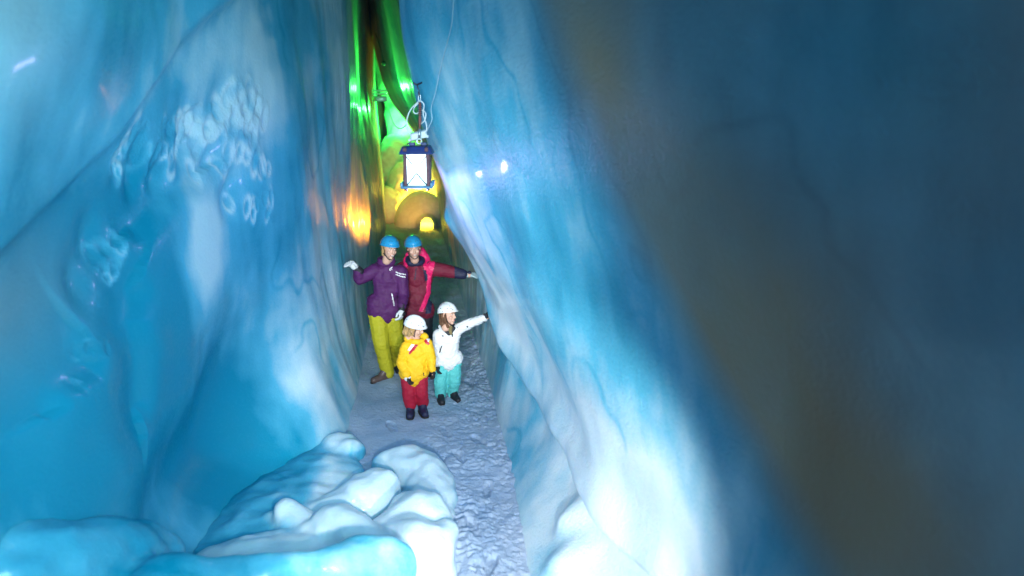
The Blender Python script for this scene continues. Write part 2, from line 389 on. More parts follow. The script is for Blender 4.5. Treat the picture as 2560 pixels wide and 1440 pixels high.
for k in range(16): gouge(560+gr.random()*110, 380+gr.random()*160, 6.05, .03+.02*gr.random(), .06+.05*gr.random(), .007, gr.normal(0, 12))
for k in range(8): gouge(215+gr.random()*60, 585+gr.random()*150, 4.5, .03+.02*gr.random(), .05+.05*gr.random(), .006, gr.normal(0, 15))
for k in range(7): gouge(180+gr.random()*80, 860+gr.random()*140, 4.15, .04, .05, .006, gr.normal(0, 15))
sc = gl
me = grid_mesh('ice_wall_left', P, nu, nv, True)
tone = 0.52+0.0*y
for (px, py, Y, ry, rz, tl, a) in [(20,740,4.0,.7,.30,10,.6),(100,150,3.6,1.0,1.0,0,.12),(100,1000,3.9,1.2,1.2,0,.40),(350,1100,4.5,.9,1.2,0,.35),(330,860,4.7,.5,.5,0,.2),(250,480,4.6,.4,.3,0,.2),  # first patch paints the dim left edge into the tone
                                (512,560,5.6,.24,.34,0,-.55),(508,680,5.6,.24,.30,0,-.45),(520,150,5.9,.8,.5,10,-.22),(640,200,6.4,.5,.8,0,-.2),(600,1000,5.7,.35,.9,0,.25),(560,1200,5.9,.5,.9,0,.45),(700,1150,5.8,.4,.4,0,.2),  # lower hollow painted deeper to carry its shade
                                (790,980,6.8,.5,.9,0,-.40),(450,400,5.4,.6,.22,20,-.10),(610,860,5.8,.3,.6,30,-.2),(250,300,4.2,.5,.3,35,-.25)]:
    tone = tone + a*ell(P, hit(px, py, LW), ry, rz, tl)
tone = tone - 0.20*smooth(6.5, 8.5, y) - 0.60*gl*np.clip(0.4+1.5*noise(P*6), 0, 1)  # lips whitened to paint in the glints of the flash
ice_attrs(me, tone, smooth(6.5, 11, y)*0.75+0.04, 0.3+0.7*np.clip(sc, 0, 1), 0.55*smooth(8, 9.5, y)*smooth(3.0, 4.2, z)+0.35*ell(P, hit(10, 760, LW), .60, .34, 10)+0.35*ell(P, at(0, 0, 3.3), .5, .6))  # left-edge patch adds to the painted vignette
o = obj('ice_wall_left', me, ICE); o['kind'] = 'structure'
# right wall
P, nu, nv, y, z = build_wall('right', RW, 2)
for (px, py, Y, s) in [(1345,1310,4.5,.16),(1330,1400,4.3,.13),(1390,1380,4.2,.15),(1385,1290,4.6,.12)]:
    c = at(px, py, Y); P[:, 0] -= 0.07*ell(P, c, s*0.9, s, 20)
me = grid_mesh('ice_wall_right', P, nu, nv, False)
tone = 0.32+0*y
for (px, py, Y, ry, rz, tl, a) in [(1380,500,4.4,.9,1.2,0,.25),(1450,720,4.4,.9,.8,0,.22),(1500,1200,4.0,1.0,.5,0,-.45),(1300,850,5.9,.9,.4,0,-.30),(1600,1400,3.5,.8,.5,0,-.5),(1250,850,7.2,.8,.3,0,.3)]:  # foot of the ridge painted paler where the flash burns out
    tone = tone + a*ell(P, hit(px, py, RW), ry, rz, tl)
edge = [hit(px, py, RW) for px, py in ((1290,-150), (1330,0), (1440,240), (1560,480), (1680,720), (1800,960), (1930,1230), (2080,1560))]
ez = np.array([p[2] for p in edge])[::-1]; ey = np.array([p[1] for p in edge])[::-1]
shade = 1-smooth(-0.42, 0.42, y-np.interp(z, ez, ey)); dirt_shade = 0.50*shade   # edge of the lamplight: painted shade and dirty ice begin here
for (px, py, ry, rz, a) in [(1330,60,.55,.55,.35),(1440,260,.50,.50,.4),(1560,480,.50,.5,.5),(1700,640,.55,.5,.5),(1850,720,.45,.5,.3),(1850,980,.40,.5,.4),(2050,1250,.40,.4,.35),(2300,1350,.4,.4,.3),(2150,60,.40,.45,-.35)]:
    dirt_shade = dirt_shade + a*shade*ell(P, hit(px, py, RW), ry, rz)
dirt_shade = np.clip(dirt_shade, 0, 1); tone = tone + 0.45*shade  # unlit part of the wall painted deeper in tone
ice_attrs(me, tone, smooth(7.5, 11, y)*0.75+0.08, 1-0.6*smooth(5, 8, y), dirt_shade+0.4*smooth(9, 10, y)*smooth(3.2, 4.2, z))
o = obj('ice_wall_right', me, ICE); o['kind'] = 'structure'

# ------------------------------------------------------------------ snow floor
ys = np.concatenate([np.linspace(-2.5, 3.8, 40)[:-1], np.linspace(3.8, 10, 520)[:-1], np.linspace(10, 21, 240)[:-1], np.linspace(21, 28, 30)])
xs = np.linspace(-1.9, 1.6, 270)
Y, X = np.meshgrid(ys, xs, indexing='ij'); x, y = X.ravel(), Y.ravel()
rough = smooth(0.0, 0.35, x)*0.85+0.15; rough = np.clip(rough+smooth(9, 12, y), 0, 1)*np.clip(0.75+1.3*noise(np.c_[x*1.7, y*1.3, x*0+9]), 0.2, 1.4)
n1 = noise(np.c_[x*5, y*3.6, x*0]); n2 = noise(np.c_[x*11+3, y*8, x*0]); n3 = noise(np.c_[x*24, y*17, x*0+5])
h = 0.045*fbm(np.c_[x*1.6, y*1.2, x*0], 2)+rough*(0.030*(1-2*np.abs(n1))+0.018*(1-2.2*np.abs(n2))+0.020*(1-2.2*np.abs(n3))+0.008*noise(np.c_[x*45, y*34, x*0]))
h += 0.10*smooth(0.62, 0.95, np.abs(x-0.12))*0.5
tracks = [(0.42,5.05,8),(0.60,5.65,-14),(0.40,6.3,18),(0.30,6.9,12),(0.62,6.6,20),(0.5,4.55,-20),(0.66,8.1,10),(-0.25,7.1,14)]
for (fx, fy, an) in tracks:                       # boot prints with their treads
    a = R(an); u = (x-fx)*math.cos(a)+(y-fy)*math.sin(a); v = -(x-fx)*math.sin(a)+(y-fy)*math.cos(a)
    wdt = 0.050*(1-0.30*np.exp(-((v+0.03)/0.035)**2)); e = (u/wdt)**2+(v/0.145)**2
    ins = 1-smooth(0.7, 1.2, e); h = h*(1-0.45*ins) - 0.012*ins + 0.006*ins*np.sin(v*260) + 0.005*np.exp(-((e-1.35)/0.3)**2)
me = grid_mesh('snow_floor', np.c_[x, y, h-0.01], len(ys), len(xs), True)
o = obj('snow_floor', me, SNOW); o['kind'] = 'structure'

# ------------------------------------------------------------------ sculpted ice in the left foreground
def C3(px, py, Y): return at(px, py, Y)
pr_ = []
def ch(pts, radii, drop=True):
    P4 = spline([np.r_[C3(*p), r] for p, r in zip(pts, radii)], 5); P3 = [q[:3] for q in P4]; rr = [q[3] for q in P4]
    out = chain(P3, rr)
    if drop:
        for q, r in zip(P3, rr): out.append(('c', q, r*0.9, (q[0]-0.05, q[1]-0.02, 0.0), r*1.3))
    return out
def mound(name, label, prims, seed, tone_v, voxel=0.022, it=9, amp=0.075):
    me = blob_mesh(name, prims, voxel, it); displace(me, amp, 3.4, 2, seed=seed); displace(me, amp*0.07, 12, 2, seed=seed)
    n = len(me.vertices); P = verts(me)
    tv = tone_v(P) if callable(tone_v) else np.full(n, tone_v)
    ice_attrs(me, tv, 0, 0.5, 0)
    return tag(obj(name, me, ICE), label, 'ice formation')
white = (ch([(848,1120,6.65),(858,1170,6.6)], [.12,.15]) + ch([(868,1110,6.6),(885,1200,6.5)], [.10,.14])
      + ch([(985,1190,6.25),(1050,1185,6.1),(1085,1220,5.85),(1095,1270,5.6),(1100,1320,5.35)], [.12,.20,.19,.17,.15])
      + ch([(940,1235,5.6),(880,1265,5.45),(810,1310,5.35),(750,1340,5.3)], [.23,.19,.15,.12])
      + ch([(715,1275,5.15),(735,1310,5.08),(765,1350,5.0)], [.10,.14,.19]) + ch([(680,1300,5.2),(735,1320,5.1)], [.09,.12])
      + ch([(1040,1300,5.05),(1000,1345,4.9),(1055,1380,4.6)], [.24,.22,.24]) + ch([(1112,1330,4.75),(1095,1360,4.6)], [.10,.12]) + ch([(1080,1265,5.1),(1100,1300,5.0)], [.11,.10]) + ch([(1010,1262,5.2),(1030,1268,5.15)], [.11,.12])
      + ch([(840,1320,4.9),(900,1350,4.75),(970,1390,4.6)], [.19,.16,.14]) + ch([(780,1345,4.9),(720,1375,4.8),(660,1395,4.7)], [.13,.10,.07]) + ch([(560,1378,5.0),(500,1385,4.9)], [.05,.06])
      + [('e', tuple(C3(800,1250,6.0)*np.array([1,1,0])), (.40,.8,.16)), ('e', (-1.1,4.5,0), (.7,.6,.35)), ('e', (-1.15,5.3,0), (.60,1.0,.20))])
mound('ice_formation', 'melted white ice lumps heaped along the left edge of the snow path', white, 3, lambda P: .02+.3*(1-smooth(.02, .20, P[:, 2]))-.15*smooth(-.25, .2, P[:, 0])+.7*smooth(-.75, -1.0, P[:, 0])*(1-smooth(.12, .35, P[:, 2])), .018, 16, .055)  # right side painted whiter, as if burnt out by the flash
mound('ice_formation', 'long cyan ice roll and shelf across the lower left corner',
      ch([(985,1415,4.0),(930,1405,3.95),(820,1420,3.85),(700,1440,3.75),(560,1465,3.65),(400,1470,3.6)], [.14,.17,.14,.13,.15,.2])
      + ch([(400,1400,4.1),(300,1405,3.85),(180,1425,3.6),(40,1450,3.4),(-120,1480,3.3)], [.17,.24,.27,.29,.32]), 24, lambda P: .62+0*P[:, 0], .022, 16, .06)

# ------------------------------------------------------------------ far chamber: igloo, arch, back wall
FAR = plain('far_snow', (0.62, 0.66, 0.66), 0.55, 0.3, 0.1, fs=5)
def boolean(me, cutters):
    t = bpy.data.objects.new('t', me); C.objects.link(t); cs = []
    for c in cutters:
        q = bpy.data.objects.new('c', c); C.objects.link(q); cs.append(q)
        m = t.modifiers.new('b', 'BOOLEAN'); m.operation = 'DIFFERENCE'; m.object = q; m.solver = 'EXACT'
    dg = bpy.context.evaluated_depsgraph_get(); dg.update(); out = bpy.data.meshes.new_from_object(t.evaluated_get(dg))
    bpy.data.objects.remove(t)
    for q in cs: bpy.data.objects.remove(q)
    return out
ig = thing('igloo', 'small domed snow igloo glowing yellow from its low doorway', 'igloo', (0.38, 20.1, 0))
dome = blob_mesh('d', [('e', (0, 0, -.05), (.78, .8, 1.02)), ('c', (.12,-.75,.12), .30, (.12,-.3,.12), .32)], .03, 6)
cut = blob_mesh('c1', [('e', (0, 0, -.05), (.62, .64, .84))], .04, 3)
cut2 = blob_mesh('c2', [('c', (.12,-1.4,.08), .19, (.12, 0,.08), .19), ('c', (.12,-1.4,.18), .17, (.12, 0,.18), .17)], .03, 2)
me = boolean(dome, [cut, cut2]); me.name = 'dome'; obj('dome', me, FAR, ig)
lamp('POINT', 'igloo_lamp', (0.45, 20.0, 0.5), (1.0, 0.62, 0.03), 110, None, 0.08)
me = blob_mesh('ice_arch', [('e', (0.25, 22.0, 0.2), (1.0, .8, 1.55)), ('e', (-0.55, 21.0, .1), (.45,.6,.9)), ('c', (-0.7, 22.6, .3), .55, (-.3, 23.0, 1.9), .5), ('c', (-1.3, 22.3, .2), .5, (1.2, 22.6, .3), .6)], .05, 18)
displace(me, .16, 1.9, 3); tag(obj('ice_arch', me, FAR), 'rounded yellow lit ice alcove curving behind the igloo', 'ice formation')
me = blob_mesh('ice_buttress', [('c', (0.35, 23, 1.2), .75, (-0.1, 24.0, 3.0), .55), ('c', (-.1, 24, 3), .5, (-0.6, 25, 5.2), .45), ('c', (-.6, 25, 5.2), .45, (-.9, 25.5, 7.5), .5), ('c', (-1.1, 24.5, 0), .5, (-1.15, 25.2, 4.8), .4)], .06, 20)
displace(me, .15, 1.2, 3); tag(obj('ice_buttress', me, FAR), 'tall green lit ice pillar narrowing upward behind the alcove', 'ice formation')
P = []; ys = np.linspace(-1.6, 1.6, 30); zs = np.linspace(-0.3, 8, 60)
X, Z = np.meshgrid(ys, zs, indexing='ij'); x, z = X.ravel(), Z.ravel()
me = grid_mesh('ice_wall_back', np.c_[x, 27+0.5*fbm(np.c_[x, z, x*0], 3), z], 30, 60); o = obj('ice_wall_back', me, FAR); o['kind'] = 'structure'

# ------------------------------------------------------------------ people
def M4(loc=(0, 0, 0), rot=(0, 0, 0), s=1.0):
    return Matrix.Translation(Vector(loc)) @ Euler([R(a) for a in rot], 'XYZ').to_matrix().to_4x4() @ Matrix.Scale(s, 4)
SKIN = plain('skin', (0.62, 0.36, 0.27), 0.45, 0, 0.06)
EYEW = plain('eye_white', (0.75, 0.73, 0.70), 0.3, 0, 0.02); IRIS = plain('dark_iris', (0.03, 0.025, 0.02), 0.3, 0, 0.1)
LIP = plain('lips', (0.42, 0.09, 0.09), 0.4); TEETH = plain('teeth', (0.8, 0.78, 0.72), 0.3, 0, 0.02)
BLACK = plain('black_fabric', (0.012, 0.013, 0.02), 0.6, 0.3, 0.2); STRAP = plain('black_webbing', (0.01, 0.01, 0.012), 0.5)
NAVY = plain('navy_fabric', (0.012, 0.014, 0.05), 0.6, 0.5, 0.2)
WHITE = plain('white_fabric', (0.72, 0.72, 0.74), 0.6, 0.5, 0.05)
BLONDE = plain('blonde_hair', (0.50, 0.30, 0.12), 0.45, 0.8, 0.35, fs=60); BROWN = plain('brown_hair', (0.17, 0.075, 0.035), 0.45, 0.8, 0.4, fs=60)
BLUEP = plain('blue_helmet_shell', (0.02, 0.28, 0.55), 0.32, 0, 0.04, coat=0.4)
WHITEP = plain('white_helmet_shell', (0.76, 0.76, 0.78), 0.28, 0, 0.03, coat=0.5)

def head_prims(smile=False):
    p = [('e', (0, .012, .035), (.073, .092, .092)), ('e', (0, -.020, -.040), (.058, .066, .070)), ('e', (0, -.062, -.098), (.021, .018, .016)),
         ('c', (0, -.086, .012), .008, (0, -.104, -.026), .0125), ('e', (0, -.096, -.031), (.017, .012, .009)),
         ('c', (-.034, -.077, .030), .010, (.034, -.077, .030), .010),
         ('e', (.036, -.064, -.028), (.022, .018, .022)), ('e', (-.036, -.064, -.028), (.022, .018, .022)),
         ('e', (0, -.082, -.064), (.024, .012, .014)),
         ('e', (.076, .012, -.012), (.010, .019, .030)), ('e', (-.076, .012, -.012), (.010, .019, .030)),
         ('c', (0, .02, -.06), .050, (0, .035, -.16), .052)]
    return p
def face_parts(par, HM, smile):
    def put(name, prims, mat, v=.0015): return obj(name, blob_mesh(name, prims, v, 1, HM), mat, par)
    for s in (-1, 1):
        e = put('eye', [('e', (.030*s, -.0775, .008), (.0125, .0065, .0065))], EYEW)
        put('pupil', [('e', (.030*s, -.0835, .008), (.0055, .003, .0055))], IRIS).parent = e
        put('eyebrow', [('c', (.018*s, -.087, .026), .0035, (.044*s, -.077, .028), .0025)], BROWN)
    if smile:
        m = put('mouth', [('c', (-.024, -.083, -.056), .004, (0, -.092, -.064), .0075), ('c', (0, -.092, -.064), .0075, (.024, -.083, -.056), .004)], LIP)
        put('teeth', [('c', (-.017, -.089, -.058), .003, (0, -.0975, -.0625), .0048), ('c', (0, -.0975, -.0625), .0048, (.017, -.089, -.058), .003)], TEETH).parent = m
    else:
        put('mouth', [('c', (-.017, -.086, -.062), .0035, (.017, -.086, -.062), .0035), ('e', (0, -.092, -.062), (.011, .004, .005))], LIP)

def helmet(par, HM, mat, white=False):
    n, m = 48, 22; bm = bmesh.new(); rings = []
    cz, rx, ry, rz = .040, .104, .128, .112
    def pt(th, ph, k=1.0):
        c, s_ = math.cos(ph), math.sin(ph)
        x, y, z = rx*k*s_*math.cos(th), ry*k*s_*math.sin(th), rz*k*c
        if white:                                   # raised centre band and shallow side channels
            x0 = x/(rx*k); z += (.006*math.exp(-(x0/.22)**4)-.003*math.exp(-((abs(x0)-.42)/.10)**2))*max(c, 0)
        return Vector((x, y+.008, z+cz))
    for i in range(m+1):
        r_ = []
        for k in range(n):
            th = 2*math.pi*k/n; front = max(0, -math.sin(th)); back = max(0, math.sin(th))
            pe = R(92 - 9*front + 12*back); ph = pe*i/m
            p = pt(th, ph)
            if i == m: p += Vector((math.cos(th)*.006, math.sin(th)*(.008+.014*front), -.003))
            if i == m-1: p += Vector((math.cos(th)*.003, math.sin(th)*(.003+.006*front), 0))
            r_.append(bm.verts.new(p))
        rings.append(r_)
    for i in range(m, -1, -3):
        r_ = []
        for k in range(n):
            th = 2*math.pi*k/n; front = max(0, -math.sin(th)); back = max(0, math.sin(th)); pe = R(92 - 9*front + 12*back)
            r_.append(bm.verts.new(pt(th, pe*i/m, .93)))
        rings.append(r_)
    for A, B in zip(rings, rings[1:]):
        for k in range(n): bm.faces.new([A[k], A[(k+1) % n], B[(k+1) % n], B[k]])
    bmesh.ops.remove_doubles(bm, verts=bm.verts, dist=1e-5); bmesh.ops.recalc_face_normals(bm, faces=bm.faces)
    bm.transform(HM); me = bpy.data.meshes.new('helmet'); bm.to_mesh(me); bm.free()
    h = obj('helmet', me, mat, par)
    def disc(th, ph, r, nm='vent_hole', mt=IRIS):
        p = pt(R(th), R(ph)); q = Vector(((p.x)/rx**2, (p.y-.008)/ry**2, (p.z-cz)/rz**2)).normalized()
        b = bmesh.new(); bmesh.ops.create_cone(b, cap_ends=True, segments=10, radius1=r, radius2=r*.8, depth=.004)
        b.transform(HM @ Matrix.Translation(p) @ q.to_track_quat('Z', 'Y').to_matrix().to_4x4()); me = bpy.data.meshes.new(nm); b.to_mesh(me); b.free(); o = obj(nm, me, mt, h); return o
    if not white:
        for a in (-62, -118):
            for da, dp, r_ in ((0, 46, .0045), (-9, 53, .0045), (9, 53, .0045), (-13, 72, .0035), (13, 72, .0035), (0, 76, .0035)): disc(a+da, dp, r_)
        for th in (-20, -160, 10, 170): disc(th, 60, .004); disc(th, 74, .0035)
    else:
        for th in (-28, -152, 18, 162, 60, 120): disc(th, 66, .0075)
        for th in (0, 180): disc(th, 84, .005)
        # black line emblem on each front flank
        for s in (-1, 1):
            q = [pt(R(-90+s*a), R(b), 1.012) for a, b in ((52, 78), (44, 44), (24, 74))]
            q2 = [pt(R(-90+s*a), R(b), 1.012) for a, b in ((46, 66), (33, 66), (32, 76))]
            for pts in (q, q2):
                me = tube_mesh('emblem', [HM @ p for p in pts], .0026, 6); obj('emblem', me, IRIS, h)
    for s in (-1, 1):                                # chin straps
        pts = [HM @ Vector(p) for p in ((.092*s, -.030, .028), (.080*s, -.028, -.020), (.060*s, -.036, -.075), (.020*s, -.050, -.116), (0, -.055, -.119))]
        obj('chin_strap', tube_mesh('chin_strap', spline(pts, 4), .005, 6), STRAP, h)
        pts = [HM @ Vector(p) for p in ((.090*s, .055, .02), (.078*s, .010, -.045), (.062*s, -.030, -.078))]
        obj('chin_strap', tube_mesh('chin_strap', spline(pts, 3), .0045, 6), STRAP, h)
    return h

def glove(par, wrist, d, nrm, mats, s=1.0, curl=0.35, side=1, name='glove', cuff=0.05):
    """wrist point, direction of the fingers, palm normal; five separate bent fingers"""
    d = Vector(d).normalized(); nv = Vector(nrm); nv = (nv-d*nv.dot(d)).normalized(); sx = d.cross(nv)*side
    W = Vector(wrist)
    def P(a, b, c=0.0): return tuple(W + (sx*a + d*b + nv*c)*s)
    pr = [('c', P(0, -.01), .030*s, P(0, .035), .036*s), ('c', P(-.022, .06), .021*s, P(.026, .06), .021*s), ('c', P(-.02, .02), .024*s, P(.02, .075), .020*s), ('c', P(.02, .02), .024*s, P(-.02, .075), .020*s)]
    for k, (x0, L_) in enumerate(((-.033, .055), (-.011, .070), (.012, .074), (.034, .066))):
        b0 = (x0, .080); a1 = curl; a2 = curl*2.2
        p1 = (x0*1.15, .080+L_*.45*math.cos(a1), L_*.45*math.sin(a1)); p2 = (x0*1.25, p1[1]+L_*.55*math.cos(a2), p1[2]+L_*.55*math.sin(a2))
        pr += [('c', P(*b0), .0125*s, P(*p1), .0125*s), ('c', P(*p1), .0125*s, P(*p2), .0105*s)]
    pr += [('c', P(.030, .020, .010), .017*s, P(.060, .050, .026), .014*s), ('c', P(.060, .050, .026), .014*s, P(.066, .082, .034), .0115*s)]
    g = obj(name, blob_mesh(name, pr, .0045*max(s, .8), 2), mats[0], par)
    c = blob_mesh('cuff', [('c', P(0, -cuff), .043*s, P(0, .0), .036*s)], .006, 2); obj('cuff', c, mats[1], g)
    b = blob_mesh('back_panel', [('e', P(0, .045, -.026), (.026*s, .026*s, .026*s))], .005, 1); obj('back_panel', b, mats[1], g)
    return g

def cloth(name, prims, mat, par, voxel=.009, it=5, amp=.010, f=9, seed=0, st=(1, 1, 1.3)):
    me = blob_mesh(name, prims, voxel, it); displace(me, amp, f, 3, st, seed)
    P = verts(me); N = normals(me)                    # sharp gathers
    r = np.abs(noise(P*np.array([13, 13, 22])+seed)); set_verts(me, P - N*(amp*0.28*np.exp(-(r/.12)**2))[:, None])
    return obj(name, me, mat, par)
def patch(src, pred, mat, par, name='stripe', off=.004):
    me0 = src.data; P = verts(me0); N = normals(me0)
    keep = [p for p in me0.polygons if pred(p.center, p.normal)]
    ids = {}; vs = []; fs = []
    for p in keep:
        f = []
        for i in p.vertices:
            if i not in ids: ids[i] = len(vs); vs.append(tuple(P[i]+N[i]*off))
            f.append(ids[i])
        fs.append(f)
    if not fs: return None
    me = bpy.data.meshes.new(name); me.from_pydata(vs, [], fs); me.update(); return obj(name, me, mat, par)
def band(a, b, wd):
    """front-facing band from (x,z) a to b, width wd"""
    a, b = np.array(a), np.array(b); L2 = ((b-a)**2).sum()
    def f(c, n):
        q = np.array([c.x, c.z])-a; t = q@(b-a)/L2
        return n.y < 0.25 and -0.02 < t < 1.02 and np.linalg.norm(q-t*(b-a)) < wd/2
    return f
def boot(par, heel, toe, mat, r=.045, shaft=.12, lab=None):
    h, t_ = np.array(heel, float), np.array(toe, float); h[2] = t_[2] = 0
    up = np.array([0, 0, 1.0])
    me = blob_mesh('boot', [('c', h+up*r, r, (h+t_)/2+up*r, r*1.05), ('c', (h+t_)/2+up*r, r*1.05, t_+up*r*.85, r*.85), ('c', h+up*r+(t_-h)*.1, r*1.05, h+(t_-h)*.08+up*shaft, r*1.12), ('c', h+(t_-h)*.15+up*shaft, r*1.0, h+(t_-h)*.5+up*r*1.2, r*.9)], .007, 3)
    P = verts(me); P[:, 2] = np.maximum(P[:, 2], 0.004); set_verts(me, P)
    b = obj('boot', me, mat, par)
    q = blob_mesh('sole', [('c', h+up*.012, r*1.12, (h+t_)/2+up*.012, r*1.15), ('c', (h+t_)/2+up*.012, r*1.15, t_+up*.012, r*.95)], .008, 1)
    P = verts(q); P[:, 2] = np.clip(P[:, 2], -.012, .018); set_verts(q, P); obj('sole', q, IRIS, b)
    return b

# ---- woman
root = np.array([-0.33, 8.45, -0.012])
def J(px, py, Y): return at(px, py, Y)-root
wo = thing('person', 'woman in purple jacket, yellow trousers and blue helmet, arm raised to the left wall', 'person', root)
hd = J(974, 621, 8.30); HM = M4(hd, (8, 6, 28), 1.0)
sR, sL = J(938, 676, 8.42), J(1002, 678, 8.42); eR, wR = J(899, 697, 8.36), J(893, 676, 8.32); eL, wL = J(1009, 737, 8.36), J(1005, 765, 8.24)
nk = J(966, 658, 8.42); chs = J(968, 700, 8.42); ws = J(964, 745, 8.44); hp = J(962, 782, 8.46)
hipR, knR, anR = J(945, 785, 8.44), J(953, 858, 8.40), J(968, 925, 8.50); hipL, knL, anL = J(981, 785, 8.48), J(991, 850, 8.50), J(992, 898, 8.78)
trunk = lambda k: [('c', tuple(nk), .06*k, tuple(chs), .12*k, .8), ('c', tuple(sR), .065*k, tuple(sL), .065*k), ('c', tuple(sR+np.array([.05, 0, -.05])), .085*k, tuple(ws), .13*k, .8), ('c', tuple(sL+np.array([-.05, 0, -.05])), .085*k, tuple(ws), .13*k, .8), ('c', tuple(ws), .135*k, tuple(hp), .15*k, .85)]
body = blob_mesh('body', [*trunk(.82), *chain([sR, eR, wR, wR+np.array([-.03, 0, .06])], [.05, .04, .03, .03]), *chain([sL, eL, wL, wL+np.array([-.01, -.03, -.08])], [.05, .04, .03, .03]),
      *chain([hipR, knR, anR], [.08, .055, .04]), *chain([hipL, knL, anL], [.08, .055, .04])] + [('x', HM, head_prims())] + [('c', tuple(nk), .05, tuple(hd+np.array([0, .03, -.10])), .05)], .0062, 2)
obj('body', body, SKIN, wo)
PUR = plain('purple_fabric', (0.070, 0.006, 0.085), 0.72, 0.25, 0.12, fs=9); YEL = plain('yellow_green_fabric', (0.42, 0.38, 0.010), 0.7, 0.25, 0.08, fs=9)
jk = cloth('jacket', [*trunk(1.08), *chain([sR, eR, wR], [.085, .075, .055]), *chain([sL, eL, wL], [.085, .072, .055]), ('c', tuple(hipR+np.array([0, 0, .06])), .139, tuple(hipL+np.array([0, -.01, .06])), .139), ('c', tuple(hipR+np.array([-.005, 0, .14])), .13, tuple(hipL+np.array([.005, 0, .14])), .13)], PUR, wo, seed=3)
for a, b in (((970, 712), (1013, 722)),):
    for dz in (0, .028):
        p0 = J(990, 683, 8.3); p1 = J(1013, 689, 8.3); patch(jk, band((p0[0], p0[2]-dz), (p1[0], p1[2]-dz), .011), WHITE, jk, 'reflective_stripe')
p0, p1 = J(914, 656+4, 8.3), J(919, 668, 8.3)
for dx in (0, -.022): patch(jk, band((p0[0]+dx, p0[2]), (p1[0]+dx, p1[2]), .011), WHITE, jk, 'reflective_stripe')
p0, p1 = J(979, 735, 8.3), J(985, 768, 8.3); patch(jk, band((p0[0], p0[2]), (p1[0], p1[2]), .013), WHITE, jk, 'pocket_zip')
p0, p1 = J(963, 652, 8.2), J(958, 664, 8.2); patch(jk, band((p0[0], p0[2]), (p1[0], p1[2]), .012), WHITE, jk, 'zip_pull')
p0 = J(972, 681, 8.2); p1 = J(980, 677, 8.2); patch(jk, band((p0[0], p0[2]), (p1[0], p1[2]), .012), WHITE, jk, 'chest_logo')
p0 = J(973, 684, 8.2); p1 = J(981, 681, 8.2); patch(jk, band((p0[0], p0[2]), (p1[0], p1[2]), .008), WHITE, jk, 'chest_logo')
col = [J(966, 655, 8.42)+np.array([.085*math.cos(a), .075*math.sin(a), .012*math.sin(a)]) for a in np.linspace(0, 2*math.pi, 15)[:-1]]
cm = blob_mesh('collar', [c for i in range(14) for c in (('c', tuple(col[i]), .028, tuple(col[(i+1) % 14]), .028), ('c', tuple(col[i]+np.array([0, 0, .035])), .022, tuple(col[(i+1) % 14]+np.array([0, 0, .035])), .022))]+[('e', tuple(J(962, 662, 8.52)), (.12, .07, .07))], .008, 3); displace(cm, .008, 14, 2)
obj('collar', cm, PUR, wo)
cloth('trousers', [*chain([hipR, knR, anR], [.125, .098, .088]), *chain([hipL, knL, anL], [.125, .10, .09]), ('c', tuple(hipR), .12, tuple(hipL), .12), ('c', tuple(anR), .088, tuple(anR+np.array([0, 0, -.03])), .092), ('c', tuple(anL), .09, tuple(anL+np.array([0, 0, -.03])), .092)], YEL, wo, seed=8, f=8)
BRB = plain('brown_leather', (0.10, 0.065, 0.06), 0.4, 0.2, 0.15)
boot(wo, (.01, .03, 0), (-.15, -.08, 0), BRB, .05); q = anL; boot(wo, (q[0], q[2]*0+.36, 0), (q[0]+.02, .18, 0), BLACK, .048)
helmet(wo, HM, BLUEP); face_parts(wo, HM, True)
hr = blob_mesh('hair', [('x', HM, [('c', (-.070, .0, .02), .022, (-.074, .012, -.04), .018), ('c', (-.074, .012, -.04), .018, (-.06, .03, -.085), .016), ('c', (.068, .03, .01), .018, (.06, .05, -.06), .02), ('c', (0, .085, 0), .03, (0, .07, -.08), .035), ('c', (-.05, .06, 0), .03, (-.03, .06, -.08), .03)])], .004, 2); displace(hr, .006, 60, 2, (1, 1, .3)); obj('hair', hr, BLONDE, wo)
glove(wo, wR+np.array([-.01, -.01, .03]), (-.55, -.25, .65), (-.5, -.8, -.2), (WHITE, BLACK), 1.2, .75, 1)
glove(wo, wL+np.array([-.005, -.02, -.04]), (-.12, -.25, -1), (-.8, .3, 0), (WHITE, BLACK), 1.0, .55, -1)

# ---- man
root = np.array([0.10, 8.70, -0.012])
mn = thing('person', 'man in dark red and pink jacket, blue helmet, arm stretched to the right wall', 'person', root)
hd = J(1034, 620, 8.52); HM = M4(hd, (6, -5, 4), 1.0)
sR, sL = J(1008, 672, 8.75), J(1076, 671, 8.72); eL, wL = J(1122, 678, 8.70), J(1158, 686, 8.66); eR, wR = J(978, 700, 8.84), J(950, 678, 8.70)
nk = J(1038, 655, 8.72); chs = J(1042, 695, 8.70); ws = J(1043, 745, 8.70); hp = J(1043, 790, 8.72)
hipR, hipL = J(1026, 792, 8.72), J(1060, 792, 8.72); knR, knL = J(1026, 865, 8.68), J(1062, 865, 8.66); anR, anL = J(1026, 922, 8.72), J(1066, 928, 8.66)
trunk = lambda k: [('c', tuple(nk), .065*k, tuple(chs), .13*k, .8), ('c', tuple(sR), .075*k, tuple(sL), .075*k), ('c', tuple(sR+np.array([.05, 0, -.05])), .09*k, tuple(ws), .14*k, .8), ('c', tuple(sL+np.array([-.05, 0, -.05])), .09*k, tuple(ws), .14*k, .8), ('c', tuple(ws), .145*k, tuple(hp), .145*k, .85)]
